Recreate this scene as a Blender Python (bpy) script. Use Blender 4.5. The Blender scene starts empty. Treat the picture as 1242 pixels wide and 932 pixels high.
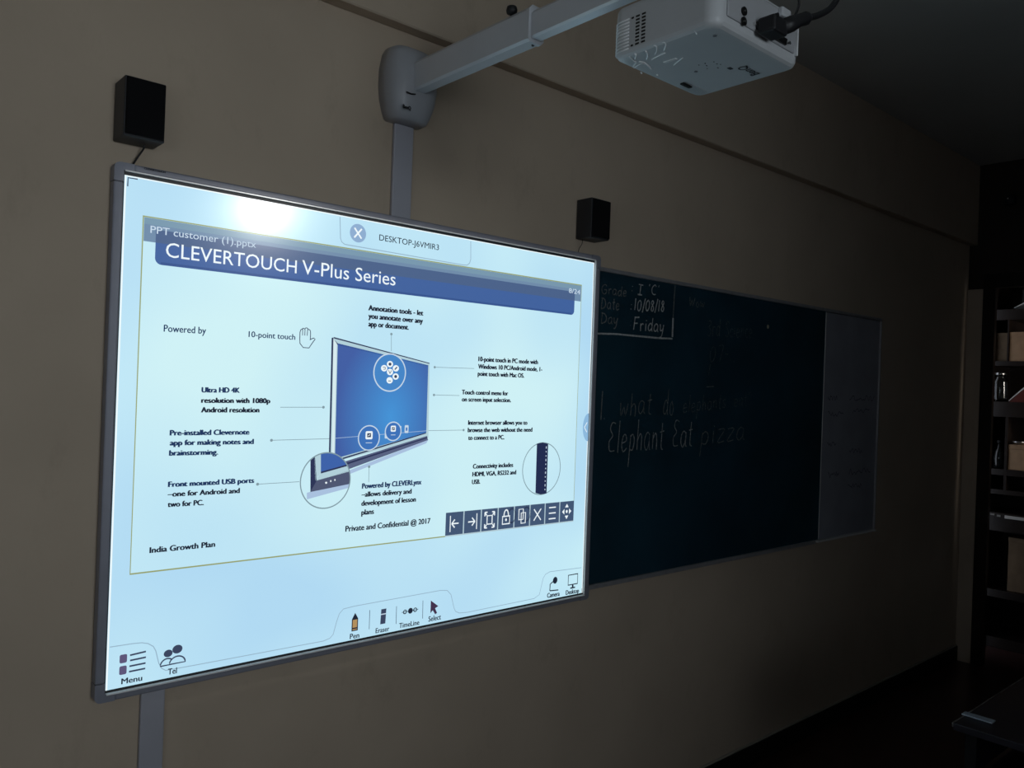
import bpy, bmesh, math, random
from mathutils import Vector, Matrix
random.seed(7)
ZO = 0.977                      # board datum above the floor: everything below is measured from the whiteboard's lower left corner
SC = bpy.context.scene
COL = SC.collection

# ------------------------------------------------------------------ camera
cd = bpy.data.cameras.new('camera'); cam = bpy.data.objects.new('camera', cd); COL.objects.link(cam)
cd.sensor_fit = 'HORIZONTAL'; cd.sensor_width = 36.0; cd.lens = 36.0*983.1/1242.0; cd.clip_start = .02
yaw, pitch, roll = 0.72474, 0.00196, 0.03645
F = Vector((math.sin(yaw)*math.cos(pitch), math.cos(yaw)*math.cos(pitch), math.sin(pitch)))
R0 = Vector((math.cos(yaw), -math.sin(yaw), 0)); U0 = R0.cross(F)
Rr = math.cos(roll)*R0+math.sin(roll)*U0; Uu = -math.sin(roll)*R0+math.cos(roll)*U0
M = Matrix((Rr, Uu, -F)).transposed().to_4x4(); M.translation = Vector((-0.55156, -2.10080, 0.78866+ZO))
cam.matrix_world = M
SC.camera = cam

# ------------------------------------------------------------------ world, lights, exposure
wd = bpy.data.worlds.new('world'); SC.world = wd; wd.use_nodes = True
wd.node_tree.nodes['Background'].inputs[0].default_value = (.75, .82, .95, 1)
wd.node_tree.nodes['Background'].inputs[1].default_value = 1.0
SC.view_settings.view_transform = 'Standard'; SC.view_settings.look = 'None'
SC.view_settings.exposure = 0.0; SC.view_settings.gamma = 1.0; SC.view_settings.use_curve_mapping = False

def area(name, loc, direction, sx, sy, power, col):
    l = bpy.data.lights.new(name, 'AREA'); l.shape = 'RECTANGLE'; l.size = sx; l.size_y = sy; l.energy = power; l.color = col
    o = bpy.data.objects.new(name, l); COL.objects.link(o); o.location = Vector(loc)+Vector((0, 0, ZO))
    o.rotation_euler = Vector(direction).to_track_quat('-Z', 'Z').to_euler(); return o
# daylight through the curtained window of the left wall, and a weaker one at the back of the room
wl = area('window_daylight', (-2.12, -2.6, .75), (1, .9, 0), 2.3, 1.3, 1.9, (.90, 1.0, 1.06)); wl.data.spread = math.radians(125)
wb = area('rear_window_daylight', (-.15, -5.42, .95), (.02, 1, .02), 1.6, 1.4, 6.3, (.90, 1.0, 1.06)); wb.data.spread = math.radians(70)
area('storeroom_fill', (5.76, -1.62, .9), (.5, 1, -.1), .3, 1.2, 4.2, (1.0, .92, .82)).data.spread = math.radians(95)  # added lamp that brightens the cartons through the doorway
# the projector's own lamp, in its lens
PL = Vector((.815, -1.012, 1.447))
pl = bpy.data.lights.new('projector_lamp', 'SPOT'); pl.energy = 17; pl.shadow_soft_size = .022; pl.spot_size = math.radians(150); pl.spot_blend = .1; pl.color = (1, .99, .96)
po = bpy.data.objects.new('projector_lamp', pl); COL.objects.link(po); po.location = PL+Vector((0, 0, ZO)); po.rotation_euler = (math.pi/2, 0, 0)
# its optics throw one rectangle, the board's picture, and nothing beside it
pl.use_nodes = True; nt = pl.node_tree; em = nt.nodes['Emission']
tcp = nt.nodes.new('ShaderNodeTexCoord'); sx_ = nt.nodes.new('ShaderNodeSeparateXYZ'); nt.links.new(tcp.outputs['Normal'], sx_.inputs[0])
def mth(op, a, b_):
    n_ = nt.nodes.new('ShaderNodeMath'); n_.operation = op
    for k, v in enumerate((a, b_)):
        if isinstance(v, (int, float)): n_.inputs[k].default_value = v
        else: nt.links.new(v, n_.inputs[k])
    return n_.outputs[0]
DY = -.034-PL.y; az = mth('ABSOLUTE', sx_.outputs[2], 0)
hx = mth('MULTIPLY', mth('DIVIDE', sx_.outputs[0], az), DY); hz_ = mth('MULTIPLY', mth('DIVIDE', sx_.outputs[1], az), DY)
msk = mth('MULTIPLY', mth('MULTIPLY', mth('GREATER_THAN', hx, .0215-PL.x), mth('LESS_THAN', hx, 1.6748-PL.x)), mth('MULTIPLY', mth('GREATER_THAN', hz_, .0172-PL.z), mth('LESS_THAN', hz_, 1.2690-PL.z)))
nt.links.new(msk, em.inputs['Strength'])

# ------------------------------------------------------------------ materials
MATS = {}
def nodes_mat(name):
    m = bpy.data.materials.new(name); m.use_nodes = True
    return m, m.node_tree, m.node_tree.nodes['Principled BSDF']
def mat(name, col, rough=.5, metal=0, spec=.5, noise=.0, nscale=8, bump=0, bscale=60, emit=None, estr=1.0, coat=0):
    if name in MATS: return MATS[name]
    m, t, b = nodes_mat(name)
    b.inputs['Base Color'].default_value = (*col, 1); b.inputs['Roughness'].default_value = rough
    b.inputs['Metallic'].default_value = metal; b.inputs['Specular IOR Level'].default_value = spec
    b.inputs['Coat Weight'].default_value = coat
    tc = t.nodes.new('ShaderNodeTexCoord')
    if noise:
        n = t.nodes.new('ShaderNodeTexNoise'); n.inputs['Scale'].default_value = nscale; n.inputs['Detail'].default_value = 5
        r = t.nodes.new('ShaderNodeValToRGB')
        r.color_ramp.elements[0].position = .3; r.color_ramp.elements[1].position = .7
        r.color_ramp.elements[0].color = (*[c*(1-noise) for c in col], 1); r.color_ramp.elements[1].color = (*[min(1, c*(1+noise)) for c in col], 1)
        t.links.new(tc.outputs['Object'], n.inputs['Vector']); t.links.new(n.outputs['Fac'], r.inputs['Fac']); t.links.new(r.outputs['Color'], b.inputs['Base Color'])
    if bump:
        n2 = t.nodes.new('ShaderNodeTexNoise'); n2.inputs['Scale'].default_value = bscale; n2.inputs['Detail'].default_value = 3
        bp = t.nodes.new('ShaderNodeBump'); bp.inputs['Strength'].default_value = bump; bp.inputs['Distance'].default_value = .002
        t.links.new(tc.outputs['Object'], n2.inputs['Vector']); t.links.new(n2.outputs['Fac'], bp.inputs['Height']); t.links.new(bp.outputs['Normal'], b.inputs['Normal'])
    if emit:
        b.inputs['Emission Color'].default_value = (*emit, 1); b.inputs['Emission Strength'].default_value = estr
    MATS[name] = m; return m
def s2l(r, g, b):
    f = lambda c: (c/255/12.92) if c/255 <= .04045 else ((c/255+.055)/1.055)**2.4
    return (f(r), f(g), f(b))
def lit(name, rgb):             # a patch of the projected picture: it sends out its own colour, the board under it is satin enamel
    return mat(name, (.02, .02, .02), .24, 0, .5, emit=s2l(*rgb), estr=1.0)

wallm = mat('cream_plaster', (.50, .408, .315), .75, 0, .2, noise=.07, nscale=2.2, bump=.25, bscale=45)
# cream wall with scuffs and handprints near the floor
t = wallm.node_tree; b = t.nodes['Principled BSDF']; src = b.inputs['Base Color'].links[0].from_socket
tc = t.nodes.new('ShaderNodeTexCoord'); n = t.nodes.new('ShaderNodeTexNoise'); n.inputs['Scale'].default_value = 6; n.inputs['Detail'].default_value = 8; n.inputs['Roughness'].default_value = .7
mp = t.nodes.new('ShaderNodeMapping'); mp.inputs['Scale'].default_value = (1.2, 1, .6)
r = t.nodes.new('ShaderNodeValToRGB'); r.color_ramp.elements[0].position = .56; r.color_ramp.elements[1].position = .74
r.color_ramp.elements[0].color = (1, 1, 1, 1); r.color_ramp.elements[1].color = (.6, .58, .56, 1)
mx = t.nodes.new('ShaderNodeMix'); mx.data_type = 'RGBA'; mx.blend_type = 'MULTIPLY'; mx.inputs[0].default_value = .3
t.links.new(tc.outputs['Object'], mp.inputs[0]); t.links.new(mp.outputs[0], n.inputs['Vector']); t.links.new(n.outputs['Fac'], r.inputs['Fac'])
t.links.new(src, mx.inputs[6]); t.links.new(r.outputs['Color'], mx.inputs[7]); t.links.new(mx.outputs[2], b.inputs['Base Color'])

dimm = mat('bounce_cutting_olive', (.14, .13, .10), .8, 0, .2, noise=.08, nscale=2)  # wall colour kept dark to cut bounced light
ceilm = mat('ceiling_paint', (.6, .6, .58), .8, 0, .2, noise=.04, nscale=2, bump=.2)
floorm = mat('maroon_floor', (.055, .022, .018), .28, 0, .5, noise=.25, nscale=6, bump=.05)
blackt = mat('black_skirting', (.012, .011, .011), .45, noise=.2)
lightline = mat('skirting_grout', (.42, .38, .32), .7, noise=.1)
alu = mat('grey_frame_enamel', (.25, .26, .31), .42, .15, .5, noise=.04, nscale=20)
alub = mat('polished_frame_lip', (.9, .9, .9), .35, .2)
darkgap = mat('dark_gap', (.015, .016, .02), .5)
mountm = mat('mount_plastic', (.38, .39, .42), .4, 0, .5, noise=.02, nscale=15)
white = mat('white_plastic', (.58, .60, .62), .38, 0, .5, noise=.02, nscale=15, bump=.05)
armm = mat('white_painted_steel', (.60, .62, .66), .22, 0, .9, noise=.02, nscale=15)
black = mat('black_plastic', (.012, .012, .014), .5, noise=.1)
grillm = mat('black_grille_cloth', (.004, .004, .005), .85, 0, .2, bump=.5, bscale=900)
spkm = mat('speaker_vinyl', (.022, .023, .027), .5, 0, .5, bump=.15, bscale=300)
boardm = mat('dark_green_slate', (.010, .040, .062), .42, 0, .4, noise=.3, nscale=3)
wbm = mat('worn_whiteboard_enamel', (.30, .31, .36), .35, 0, .4, noise=.12, nscale=5)
chalk = mat('white_chalk', (.42, .43, .43), .95, 0, .1, noise=.35, nscale=160)
chalkd = mat('dim_chalk', (.12, .14, .145), .95, 0, .1, noise=.5, nscale=160)
chalkf = mat('faint_chalk', (.16, .17, .17), .95, 0, .1, noise=.4, nscale=160)
chalkm = mat('rubbed_chalk', (.25, .26, .26), .95, 0, .1, noise=.5, nscale=120)
inkm = mat('dark_marker_ink', (.012, .012, .03), .6, noise=.3, nscale=90)
railm = mat('board_aluminium', (.38, .38, .40), .4, .4, noise=.08, nscale=30)
railb = mat('rail_glint_and_divider', (.85, .85, .83), .25, .2)
woodm = mat('dark_stained_wood', (.014, .009, .007), .35, 0, .5, noise=.35, nscale=9)
cardm = mat('brown_cardboard', (.36, .24, .15), .8, 0, .2, noise=.12, nscale=20)
cardd = mat('olive_cardboard', (.17, .12, .075), .8, 0, .2, noise=.12, nscale=20)
palem = mat('pale_paper_and_glare', (.75, .77, .8), .5)
glassm, gt, gb = nodes_mat('clear_glass'); gb.inputs['Base Color'].default_value = (.95, .97, .97, 1); gb.inputs['Roughness'].default_value = .03; gb.inputs['Transmission Weight'].default_value = 1; gb.inputs['IOR'].default_value = 1.48
MATS['clear_glass'] = glassm
redm = mat('maroon_binding', (.10, .018, .014), .4)
foil = mat('glossy_grey_cover', (.09, .1, .105), .22, 0, .6)
deskm = mat('dark_desk_laminate', (.018, .016, .022), .33, 0, .5, noise=.3, nscale=40, bump=.3, bscale=220)
legm = mat('black_steel', (.02, .02, .022), .4, .6)
socket = mat('socket_black', (.004, .004, .004), .4)
pinm = mat('metal_pin', (.7, .7, .68), .25, 1)
printd = mat('dark_print', (.02, .025, .03), .6)
stickm = mat('silver_sticker', (.62, .64, .66), .3, .3)
frost = mat('window_curtain', (.7, .62, .48), .9)

# ------------------------------------------------------------------ helpers
def wloc(o):
    v = Vector((0, 0, 0))
    while o: v += o.location; o = o.parent
    return v
def link(name, me, m, parent=None):
    o = bpy.data.objects.new(name, me); COL.objects.link(o)
    for q in (m if isinstance(m, (list, tuple)) else [m]): me.materials.append(q)
    if parent:
        o.parent = parent; me.transform(Matrix.Translation(-wloc(parent)))
    return o
def obj(name, bm, m, parent=None, smooth=False):
    me = bpy.data.meshes.new(name); bmesh.ops.recalc_face_normals(bm, faces=bm.faces) if not getattr(bm, 'flat', False) else None
    bm.to_mesh(me); bm.free()
    if smooth:
        for p in me.polygons: p.use_smooth = True
    return link(name, me, m, parent)
def tag(o, label, cat, group=None):
    o['label'] = label; o['category'] = cat
    if group: o['group'] = group
    return o
def thing(name, loc, label, cat, group=None):
    o = bpy.data.objects.new(name, None); COL.objects.link(o); o.location = loc; o.empty_display_size = .05
    return tag(o, label, cat, group)
def struct(name, bm, m, parent=None):
    o = obj(name, bm, m, parent)
    if not parent: o['kind'] = 'structure'
    return o
def box(x0, x1, y0, y1, z0, z1, bev=0, seg=2, bm=None):
    own = bm is None
    b = bmesh.new()
    bmesh.ops.create_cube(b, size=1)
    for v in b.verts:
        v.co = Vector(((x0+x1)/2+v.co.x*(x1-x0), (y0+y1)/2+v.co.y*(y1-y0), (z0+z1)/2+v.co.z*(z1-z0)))
    if bev: bmesh.ops.bevel(b, geom=b.edges[:], offset=bev, segments=seg, profile=.5, affect='EDGES')
    if own: return b
    me = bpy.data.meshes.new('t'); b.to_mesh(me); b.free(); bm.from_mesh(me); bpy.data.meshes.remove(me); return bm
def tube(pts, r, n=8, bm=None):
    bm = bm or bmesh.new(); pts = [Vector(p) for p in pts]; rings = []
    up = None
    for i, p in enumerate(pts):
        d = (pts[min(i+1, len(pts)-1)]-pts[max(i-1, 0)]).normalized()
        if up is None:
            up = Vector((0, 0, 1)) if abs(d.z) < .9 else Vector((1, 0, 0))
        a = d.cross(up).normalized(); up = a.cross(d).normalized()
        rr = r[i] if isinstance(r, (list, tuple)) else r
        rings.append([bm.verts.new(p+rr*(math.cos(2*math.pi*k/n)*a+math.sin(2*math.pi*k/n)*up)) for k in range(n)])
    for A, B in zip(rings, rings[1:]):
        for k in range(n): bm.faces.new((A[k], A[(k+1) % n], B[(k+1) % n], B[k]))
    bm.faces.new(rings[0]); bm.faces.new(rings[-1]); return bm
def lathe(prof, c, n=24, bm=None):
    bm = bm or bmesh.new(); rings = []
    for r, z in prof:
        rings.append([bm.verts.new((c[0]+r*math.cos(2*math.pi*k/n), c[1]+r*math.sin(2*math.pi*k/n), c[2]+z)) for k in range(n)])
    for A, B in zip(rings, rings[1:]):
        for k in range(n): bm.faces.new((A[k], A[(k+1) % n], B[(k+1) % n], B[k]))
    bm.faces.new(rings[0]); bm.faces.new(rings[-1]); return bm
def prism_y(sec, y0, y1, bm=None):   # section in (x, z) extruded along y
    bm = bm or bmesh.new()
    A = [bm.verts.new((x, y0, z)) for x, z in sec]; B = [bm.verts.new((x, y1, z)) for x, z in sec]; n = len(sec)
    for k in range(n): bm.faces.new((A[k], A[(k+1) % n], B[(k+1) % n], B[k]))
    bm.faces.new(A); bm.faces.new(B); return bm
def smooth_curve(P, n=6):
    P = [Vector(p) for p in P]; out = []
    for i in range(len(P)-1):
        a, b_, c, d = P[max(i-1, 0)], P[i], P[i+1], P[min(i+2, len(P)-1)]
        for k in range(n):
            t_ = k/n
            out.append(.5*((2*b_)+(-a+c)*t_+(2*a-5*b_+4*c-d)*t_*t_+(-a+3*b_-3*c+d)*t_**3))
    return out+[P[-1]]

class Draw:                      # flat print on a surface that faces the room (-y): layers a fraction of a millimetre apart
    def __init__(s, y, mats): s.v = []; s.f = []; s.mi = []; s.y = y; s.mats = mats; s.L = 0
    def up(s): s.L += 1; return s
    def poly(s, pts, m=0):
        i = len(s.v); y = s.y-.00012*s.L
        s.v += [(p[0], y, p[1]) for p in pts]
        a = sum(pts[k][0]*pts[(k+1) % len(pts)][1]-pts[(k+1) % len(pts)][0]*pts[k][1] for k in range(len(pts)))
        idx = list(range(i, i+len(pts)))
        s.f.append(idx if a > 0 else idx[::-1]); s.mi.append(m); return s
    def line(s, pts, w, m=0, close=False):
        pts = [Vector(p[:2]) for p in pts]
        if close: pts.append(pts[0])
        n = len(pts); L = []; Rg = []
        for i, p in enumerate(pts):
            if close and i in (0, n-1): d = (pts[1]-pts[0]).normalized()+(pts[0]-pts[-2]).normalized()
            else: d = (pts[min(i+1, n-1)]-pts[max(i-1, 0)])
            d.normalize(); q = Vector((-d.y, d.x))*w/2
            L.append(p+q); Rg.append(p-q)
        for i in range(n-1): s.poly([tuple(Rg[i]), tuple(Rg[i+1]), tuple(L[i+1]), tuple(L[i])], m)
        return s
    def segs(s, pts, w, m=0):
        for a, b_ in zip(pts, pts[1:]): s.line([a, b_], w, m)
        return s
    def disc(s, c, rx, rz, m=0, n=28, a0=0, a1=2*math.pi):
        return s.poly([(c[0]+rx*math.cos(a0+(a1-a0)*k/n), c[1]+rz*math.sin(a0+(a1-a0)*k/n)) for k in range(n+(a1-a0 < 6))], m)
    def ring(s, c, rx, rz, w, m=0, n=40): return s.line([(c[0]+rx*math.cos(2*math.pi*k/n), c[1]+rz*math.sin(2*math.pi*k/n)) for k in range(n)], w, m, True)
    def rect(s, x0, x1, z0, z1, m=0): return s.poly([(x0, z0), (x1, z0), (x1, z1), (x0, z1)], m)
    def rrect(s, x0, x1, z0, z1, r, m=0, corners=(1, 1, 1, 1)):
        P = []
        for k, (cx, cz) in enumerate(((x1-r, z1-r), (x0+r, z1-r), (x0+r, z0+r), (x1-r, z0+r))):
            if corners[k]: P += [(cx+r*math.cos(math.pi/2*(k+j/5)), cz+r*math.sin(math.pi/2*(k+j/5))) for j in range(6)]
            else: P.append(((x1, x0, x0, x1)[k], (z1, z1, z0, z0)[k]))
        return s.poly(P, m)
    def obj(s, name, parent):
        me = bpy.data.meshes.new(name); me.from_pydata(s.v, [], s.f); me.update()
        o = link(name, me, s.mats, parent)
        for p, m in zip(me.polygons, s.mi): p.material_index = m
        return o

def text_mesh(s, offset=0, shear=0):
    c = bpy.data.curves.new('t', 'FONT'); c.body = s; c.resolution_u = 3; c.offset = offset; c.shear = shear; c.fill_mode = 'FRONT'
    o = bpy.data.objects.new('t', c); COL.objects.link(o); dg = bpy.context.evaluated_depsgraph_get()
    me = bpy.data.meshes.new_from_object(o.evaluated_get(dg)); bpy.data.objects.remove(o); bpy.data.curves.remove(c); return me
_cap = text_mesh('H'); CAP = max(v.co.y for v in _cap.vertices)
def text(name, s, bl, br, tl, y, m, parent, bold=0, slope=True):
    """s printed on a -y facing surface: baseline bl -> br, capital height tl.z - bl.z"""
    me = text_mesh(s)
    if bold:
        bm = bmesh.new()
        for dx, dy in ((-bold, -.3*bold), (0, .3*bold), (bold, -.3*bold)):
            m2 = me.copy(); m2.transform(Matrix.Translation((dx, dy, 0))); bm.from_mesh(m2); bpy.data.meshes.remove(m2)
        bm.to_mesh(me); bm.free()
    xs = [v.co.x for v in me.vertices]; x0, x1 = min(xs), max(xs)
    sx = (br[0]-bl[0])/(x1-x0); sz = (tl[1]-bl[1])/CAP; k = (br[1]-bl[1])/(br[0]-bl[0]) if slope else 0
    for v in me.vertices:
        X = (v.co.x-x0)*sx; v.co = Vector((bl[0]+X, y, bl[1]+v.co.y*sz+X*k*.5))
    me.update(); me.materials.clear()
    return link(name, me, m, parent)

# ================================================================== the room
X0, X1, Y1, FL, CE = -2.2, 5.45, -5.5, -ZO, 2.40139
struct('wall_front', box(X0-.1, X1+.1, 0, .15, FL-.1, CE+.1), wallm)
struct('floor', box(X0-.1, 7.3, Y1-.1, .7, FL-.1, FL), floorm)
struct('ceiling', box(X0-.1, 7.3, Y1-.1, .7, CE, CE+.1), ceilm)
def wall_with_hole(axis, pos, th, a0, a1, h0, h1, z0, z1):
    bm = bmesh.new()
    def b_(p0, p1, q0, q1):
        if axis == 'x': box(pos, pos+th, p0, p1, q0, q1, bm=bm)
        else: box(p0, p1, pos, pos+th, q0, q1, bm=bm)
    b_(a0, h0, FL, CE); b_(h1, a1, FL, CE); b_(h0, h1, FL, z0); b_(h0, h1, z1, CE); return bm
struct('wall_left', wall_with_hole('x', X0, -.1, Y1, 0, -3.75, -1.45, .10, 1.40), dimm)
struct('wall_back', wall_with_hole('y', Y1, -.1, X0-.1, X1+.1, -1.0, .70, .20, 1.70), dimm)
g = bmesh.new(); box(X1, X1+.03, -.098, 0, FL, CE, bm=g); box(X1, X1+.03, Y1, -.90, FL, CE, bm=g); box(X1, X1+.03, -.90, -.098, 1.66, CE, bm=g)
struct('wall_right', g, mat('shaded_end_wall', (.035, .026, .020), .6, 0, .3, noise=.1, nscale=3))  # end wall's shade put into the brown; the corner strip stays cream
struct('trim_2', box(X1-.0045, X1-.0005, -.094, -.0005, FL+.001, 1.85755-.3), wallm)
g = bmesh.new(); box(X1-.008, X1+.032, -.172, -.099, FL+.001, 1.655, bm=g); box(X1-.008, X1+.032, -.899, -.81, FL+.001, 1.655, bm=g); box(X1-.008, X1+.032, -.81, -.172, 1.56, 1.655, bm=g)
struct('door_1', g, woodm)                                   # black door frame of the storeroom beyond
leaf = struct('door_light_block', box(X1-.004, X1+.026, -.8095, -.455, FL+.012, 1.559, .002), woodm)      # unseen shut leaf added to keep storeroom light off the front wall
for z0_, z1_ in ((-.85, -.1), (.0, .75), (.85, 1.45)): obj('panel', box(X1-.010, X1-.0042, -.76, -.505, z0_, z1_, .004), woodm, leaf)
obj('handle', tube([(X1-.012, -.475, .10), (X1-.035, -.475, .11), (X1-.035, -.475, .21), (X1-.012, -.475, .22)], .006, 8), railm, leaf)
# storeroom beyond the doorway, with a narrow window added for its fill lamp
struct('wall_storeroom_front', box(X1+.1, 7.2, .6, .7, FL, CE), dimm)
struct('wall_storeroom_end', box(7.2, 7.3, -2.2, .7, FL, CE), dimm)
struct('wall_storeroom_side', wall_with_hole('y', -1.8, -.1, X1+.1, 7.2, 5.60, 5.92, .3, 1.5), dimm)
# plaster beam along the top of the front wall
struct('trim_1', box(X0, X1, -.05, -.0005, 1.85755, CE-.0005, .004, 1), wallm)
w1 = struct('baseboard_front', box(X0, 5.448, -.014, -.0005, FL+.001, -0.87728, .002, 1), blackt)
obj('top_bead', box(X0, 5.448, -.011, -.0006, -0.87728+.0003, -0.87728+.007), lightline, w1)
# windows (behind the camera and at the left, out of the picture): frame, mullions, curtain
def window(name, axis, pos, a0, a1, z0, z1):
    def bb(p0, p1, q0, q1, d0, d1, bm):
        if axis == 'x': box(pos+d0, pos+d1, p0, p1, q0, q1, bm=bm)
        else: box(p0, p1, pos+d0, pos+d1, q0, q1, bm=bm)
        return bm
    f = bmesh.new(); w = .05
    for p in ((a0, a0+w, z0, z1), (a1-w, a1, z0, z1), (a0+w, a1-w, z0, z0+w), (a0+w, a1-w, z1-w, z1)): bb(*p, -.08, -.03, f)
    o = obj(name, f, woodm); o['kind'] = 'structure'
    for k in (1, 2):
        c = a0+(a1-a0)*k/3; g = bmesh.new(); bb(c-.012, c+.012, z0+w, z1-w, -.07, -.04, g); obj('mullion', g, woodm, o)
    g = bmesh.new(); bb(a0+w, a1-w, z0+w, z1-w, -.06, -.056, g); obj('pane', g, glassm, o)
window('window_1', 'x', X0, -3.75, -1.45, .10, 1.40)
window('window_3', 'y', Y1, -1.0, .70, .20, 1.70)
window('added_storeroom_window', 'y', -1.8, 5.60, 5.92, .3, 1.5)  # unseen opening added around the storeroom lamp

# ================================================================== interactive whiteboard
W, H, YF = 1.70, 1.28587, -.035
iwb = thing('interactive_whiteboard', (W/2, 0, 0), 'large lit interactive whiteboard in a grey frame showing a slide on the cream wall', 'whiteboard')
bt, bs, bb_ = .034, .025, .027
SX0, SX1, SZ0, SZ1 = .0245, 1.668, .027, 1.2575
# frame rails, mitred by rounded corner caps
obj('frame_rail', box(.045, W-.045, YF, -.004, SZ1+.010, H, .004), alu, iwb)
obj('frame_rail', box(.045, W-.045, YF, -.004, 0, SZ0-.0102, .004), alu, iwb)
obj('frame_rail', box(0, SX0-.003, YF, -.004, .045, H-.045, .004), alu, iwb)
obj('frame_rail', box(SX1+.007, W, YF, -.004, .045, H-.045, .004), alu, iwb)
def corner(x0, z0, sx, sz, wx, wz):
    P = []; r = .014; L = .045
    for j in range(6):
        a = math.pi/2*j/5; P.append((x0+sx*(r-r*math.cos(a)), z0+sz*(r-r*math.sin(a))))
    P += [(x0+sx*L, z0), (x0+sx*L, z0+sz*wz), (x0+sx*wx, z0+sz*wz), (x0+sx*wx, z0+sz*L), (x0, z0+sz*L)]
    P = [P[0]]+P[1:]
    return prism_y(P, YF-.001, -.004)
for c in ((0, H, 1, -1, SX0-.003, H-SZ1-.010), (W, H, -1, -1, W-SX1-.007, H-SZ1-.010), (0, 0, 1, 1, SX0-.003, SZ0-.008), (W, 0, -1, 1, W-SX1-.007, SZ0-.008)):
    obj('corner_cap', corner(*c), alu, iwb)
# dark groove and bright inner lip around the picture
g = bmesh.new()
box(SX0-.003, SX1+.007, -.030, -.006, SZ1, SZ1+.010, bm=g); box(SX0-.003, SX1+.007, -.030, -.006, SZ0-.008, SZ0, bm=g)
box(SX0-.003, SX0, -.030, -.006, SZ0, SZ1, bm=g); box(SX1, SX1+.007, -.030, -.006, SZ0, SZ1, bm=g)
obj('frame_groove', g, darkgap, iwb)
g = bmesh.new()
box(SX0+.0, SX1+.004, -.0365, -.030, SZ1+.0085, SZ1+.0114, bm=g); box(SX0, SX1+.004, -.0405, -.030, SZ0-.0100, SZ0-.0068, bm=g)
box(SX1+.0042, SX1+.0066, -.0365, -.030, SZ0-.006, SZ1+.008, bm=g)
obj('frame_lip', g, alub, iwb)
g = bmesh.new(); box(.02, W-.02, -.006, -.0015, .015, H-.015, bm=g); obj('back_panel', g, darkgap, iwb)
text('maker_name', 'CLEVERTOUCH', (0.0659, 1.2787), (0.1161, 1.2788), (0.0657, 1.2833), YF-.0013, MATS['socket_black'], iwb, .05)

# the projected picture: nearly white on the left shading to a paler cyan, as the lamp lays it on the board
scr_m, st, sb = nodes_mat('projected_white'); MATS['projected_white'] = scr_m
sb.inputs['Base Color'].default_value = (.02, .02, .02, 1); sb.inputs['Roughness'].default_value = .24
def grad(nt, b_, pts, scale=(1.7, 1.3)):
    tc = nt.nodes.new('ShaderNodeTexCoord'); n_ = nt.nodes.new('ShaderNodeTexNoise'); n_.inputs['Scale'].default_value = 1.6; n_.inputs['Detail'].default_value = 1
    r_ = nt.nodes.new('ShaderNodeValToRGB')
    for i, (p, c) in enumerate(pts):
        e = r_.color_ramp.elements[i] if i < 2 else r_.color_ramp.elements.new(p)
        e.position = p; e.color = (*s2l(*c), 1)
    nt.links.new(tc.outputs['Object'], n_.inputs['Vector']); nt.links.new(n_.outputs['Fac'], r_.inputs['Fac']); nt.links.new(r_.outputs['Color'], b_.inputs['Emission Color']); b_.inputs['Emission Strength'].default_value = 1
grad(st, sb, [(.36, (176, 217, 242)), (.64, (196, 234, 246))])
sl_m, st2, sb2 = nodes_mat('projected_slide_white'); sb2.inputs['Base Color'].default_value = (.02, .02, .02, 1); sb2.inputs['Roughness'].default_value = .24
grad(st2, sb2, [(.34, (188, 227, 244)), (.62, (206, 240, 245))])
screen = obj('screen', box(SX0, SX1, -.0315, -.0075, SZ0, SZ1), [scr_m], iwb)
YS = -.0318
slide = Draw(YS, [sl_m, lit('slide_border_olive', (150, 160, 110)), lit('screen_edge_glow', (236, 248, 252))])
TL, BR = (.0700, 1.1665), (1.6045, .2990)
slide.rect(TL[0], BR[0], BR[1], TL[1], 0); slide.up()
slide.line([(TL[0], TL[1]), (BR[0], TL[1]), (BR[0], BR[1]), (TL[0], BR[1])], .0042, 1, True)
slide.rect(SX0, SX0+.004, SZ0, SZ1, 2); slide.rect(SX1-.004, SX1, SZ0, SZ1, 2); slide.rect(SX0+.004, SX1-.004, SZ1-.003, SZ1, 2)
slide.obj('slide_panel', screen)
tb = Draw(YS-.0004, [lit('strip_grey_blue', (110, 138, 168)), lit('title_navy', (62, 96, 156)), lit('title_overlap', (72, 96, 136)), lit('strip_green_grey', (118, 150, 172)), lit('title_low', (50, 82, 140))])
(tx0, tz1), (tx1, tz0) = (0.1002, 1.1233), (1.5698, 1.0535)
tz1 = TL[1]-.028; 
tb.rect(TL[0]+.002, BR[0]-.002, TL[1]-.060, TL[1]-.002, 0); tb.up()
tb.rrect(tx0, tx1, tz0, tz1, .016, 1, (0, 0, 1, 1)); tb.up()
tb.rect(tx0, tx1, TL[1]-.060, tz1, 2).rect(TL[0]+.002, BR[0]-.002, TL[1]-.018, TL[1]-.002, 3)
tb.line([(tx0+.014, tz0+.004), (tx1-.014, tz0+.004)], .006, 4)
tb.obj('title_bar', screen)
wt = lit('letters_white', (236, 246, 250)); wf = lit('letters_pale', (196, 214, 230)); nv = lit('letters_navy', (28, 52, 92)); bk = lit('letters_black', (26, 34, 52)); gy = lit('lines_grey', (128, 152, 162)); gd = lit('icon_slate', (56, 66, 92)); gx = lit('tab_outline', (150, 180, 200))
YT = YS-.0012
def T(name, s, a, b_, c, m, bold=0): return text(name, s, a, b_, c, YT, m, screen, bold)
T('file_name', 'PPT customer (1).pptx', (0.0871, 1.1284), (0.3555, 1.1299), (0.0865, 1.1459), wf, .004)
T('title', 'CLEVERTOUCH', (0.1252, 1.0750), (0.4738, 1.0761), (0.1239, 1.1104), wt, 0)
T('title', 'V-Plus Series', (0.4898, 1.0762), (0.7959, 1.0780), (0.4882, 1.1145), wt, 0)
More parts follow.
